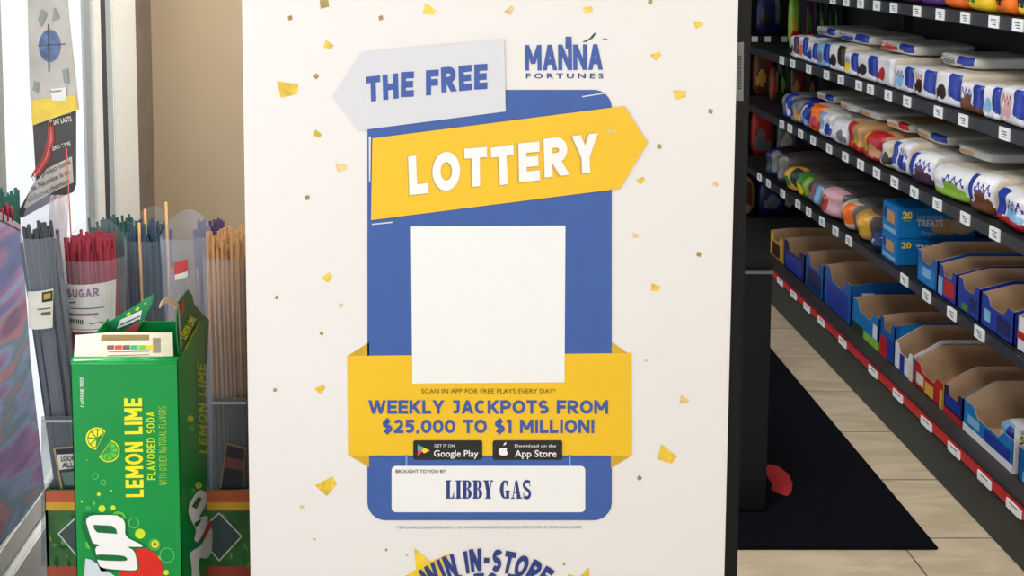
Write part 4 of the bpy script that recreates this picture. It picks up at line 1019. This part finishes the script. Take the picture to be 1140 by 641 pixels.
# far shelving bay across the end of the aisle
FB = 5.5
fb = root('end_shelving', 'dark shelving bay across the far end of the aisle', 'shelf', loc=(1.5, FB, 0))
place(MB().box((.9, FB+.35, 0), (2.08, FB+.38, 2.1)).build('back_panel', M((10,10,12), .7)), fb)
place(MB().box((.9, FB, 0), (2.08, FB+.35, .13), 0, .003).build('plinth', gb), fb)
fz = [.47, .80, 1.13, 1.46]
for z in fz:
    s = place(MB().box((.9, FB, z-.025), (2.08, FB+.35, z), 0, .002).build('shelf', gb), fb)
    for x in (1.60, 1.66, 1.74, 1.81, 1.9): place(MB().box((x-.016, FB-.003, z-.04), (x+.016, FB-.0005, z+.0)).build('price_tag', TAG), s)
for i, (x0, x1, z, H, c_, lb) in enumerate([
 (1.60,1.74,.802,.25,('red','brown','tan','gold'),'red and tan bag on the end bay'),(1.75,1.87,.802,.24,('brown','red','gold',None),'brown bag beside the red bag on the end bay'),(1.88,2.02,.802,.22,('dgreen','green','grey',None),'dark green bag on the end bay'),
 (1.62,1.74,1.132,.27,('dark','grey','white',None),'dark bag with grey picture on the end bay'),(1.76,1.9,1.132,.22,('dblue','grey','dark',None),'dark blue bag on the upper end bay'),
 (1.60,1.73,.472,.25,('orange','red','cream','dgreen'),'orange bag with cream picture on the low end bay'),(1.75,1.88,.472,.25,('red','brown','grey','grey'),'red bag on the low end bay'),(1.89,2.03,.472,.2,('grey','plum','cream',None),'grey bag on the low end bay'),
 (1.60,1.78,.132,.22,('tan','brown','cream',None),'tan bag on the floor deck of the end bay'),(1.8,2.0,.132,.2,('dblue','cream','grey',None),'dark blue bag on the floor deck of the end bay')]):
    f, mats = sty(c_[0], c_[1], c_[2], c_[3], c_[0], c_[0], cu=.7); NP[0] += 1
    me = shape('chip_bag', x1-x0, H, .07, f, mats, e=3.2, wob=.05, seed=NP[0], pinch=.7, nu=14, nv=16)
    zm = min(v.co.z for v in me.vertices)
    for v in me.vertices: v.co.z -= zm
    o = link('chip_bag', me); o.location = ((x0+x1)/2, FB+.03, z); o.rotation_euler.z = pi/2; tag(o, lb, 'chip bag', 'bags on the far end bay')

# low black cabinet behind the stand
cbx = P(857.5, 400, 1, 2.80).x; cz = P(857, 297, 1, 2.80).z
cab = root('low_cabinet', 'low black cabinet with thin pale edge, beyond the poster stand', 'cabinet', loc=(.7, 2.95, 0))
place(MB().box((.5, 2.80, .012), (cbx, 3.1, cz), 0, .004).build('body', M((9,11,17), .5, spec=.25)), cab)
place(MB().box((.5, 2.792, cz-.018), (cbx, 2.80, cz-.012)).build('pale_edge', M((90,96,110), .4)), cab)
place(MB().box((.49, 2.795, cz), (cbx+.003, 3.105, cz+.015), 0, .003).build('top', M((10,11,15), .5, spec=.25)), cab)
# floor mat
mat_near = P(1045, 612.5, 2, 0).y; mat_x = P(1045, 612.5, 2, 0).x
mt = MB(); mt.box((.45, mat_near, 0), (mat_x, 4.6, .009), 0, .003)
mo = root('floor_mat', 'black entrance mat with red emblem lying on beige tiles', 'mat', loc=(.9, 3.5, 0))
place(mt.build('mat_pile', M((9,11,18), .95, var=.3, scale=300, bump=.4, spec=.1)), mo)
f9 = lambda x, y: P(x, y, 2, .0098)
q4 = lambda pts: [f9(810+x/3.354, 450+y/3.354) for x, y in pts]
place(MB().poly(q4([(142,232),(158,223),(192,232),(228,262),(243,295),(238,328),(222,343),(185,330),(163,318),(166,296),(150,272)])).build('red_emblem', M((168,34,30), .8, var=.1)), mo)

# ================================================================== LIGHT
world = bpy.data.worlds.new('world'); SC.world = world; world.use_nodes = True
bg = world.node_tree.nodes['Background']
sky = world.node_tree.nodes.new('ShaderNodeTexSky'); sky.sky_type = 'HOSEK_WILKIE' if False else 'NISHITA'
sky.sun_disc = False; sky.sun_elevation = radians(40); sky.sun_rotation = radians(120)
mixw = world.node_tree.nodes.new('ShaderNodeMix'); mixw.data_type = 'RGBA'; mixw.inputs[0].default_value = .94
mixw.inputs[7].default_value = (.93, .97, 1.0, 1)
sc_ = world.node_tree.nodes.new('ShaderNodeMix'); sc_.data_type = 'RGBA'; sc_.blend_type = 'MULTIPLY'; sc_.inputs[0].default_value = 1; sc_.inputs[7].default_value = (.12,.12,.12,1)
world.node_tree.links.new(sky.outputs[0], sc_.inputs[6]); world.node_tree.links.new(sc_.outputs[2], mixw.inputs[6]); world.node_tree.links.new(mixw.outputs[2], bg.inputs['Color'])
bg.inputs['Strength'].default_value = 1.15
def area(name, loc, rot, sx, sy, pw, col):
    l = bpy.data.lights.new(name, 'AREA'); l.shape = 'RECTANGLE'; l.size = sx; l.size_y = sy; l.energy = pw; l.color = col
    o = bpy.data.objects.new(name, l); COL.objects.link(o); o.location = loc; o.rotation_euler = rot; return o
# lamp added behind the camera, standing in for daylight through an assumed storefront opening
area('assumed_storefront_lamp', (.7, FY0+.12, 1.6), (pi/2, 0, 0), 2.3, 1.6, 47, (1, .97, .96))
# daylight through the left window
area('window_daylight', (WX-.3, .6, 1.7), (0, -pi/2, 0), 1.6, 2.6, 22, (.93, .97, 1))
# added ceiling fittings, all unseen; the last brightens window frame and beige wall
for i, (x, y, pw) in enumerate([(.9, 0.2, 12), (.9, 3.3, 4), (.25, 1.95, 50)]):
    lf = root('added_ceiling_light', ['added ceiling light panel above the poster', 'added ceiling light panel above the shelf aisle', 'added ceiling light panel brightening the window frame and beige wall'][i], 'lamp', loc=(x, y, CEIL))
    place(MB().box((x-.3, y-.5, CEIL-.05), (x+.3, y+.5, CEIL-.001), 0, .004).build('frame', alu), lf)
    place(MB().box((x-.27, y-.47, CEIL-.056), (x+.27, y+.47, CEIL-.051)).build('diffuser', emis((255,246,230), 2)), lf)
    area('added_ceiling_lamp', (x, y, CEIL-.07), (0, 0, 0), .54, .94, pw, (1, .95, .88))
vs_ = SC.view_settings
vs_.view_transform = 'Standard'; vs_.look = 'None'; vs_.exposure = 0; vs_.gamma = 1; vs_.use_curve_mapping = False
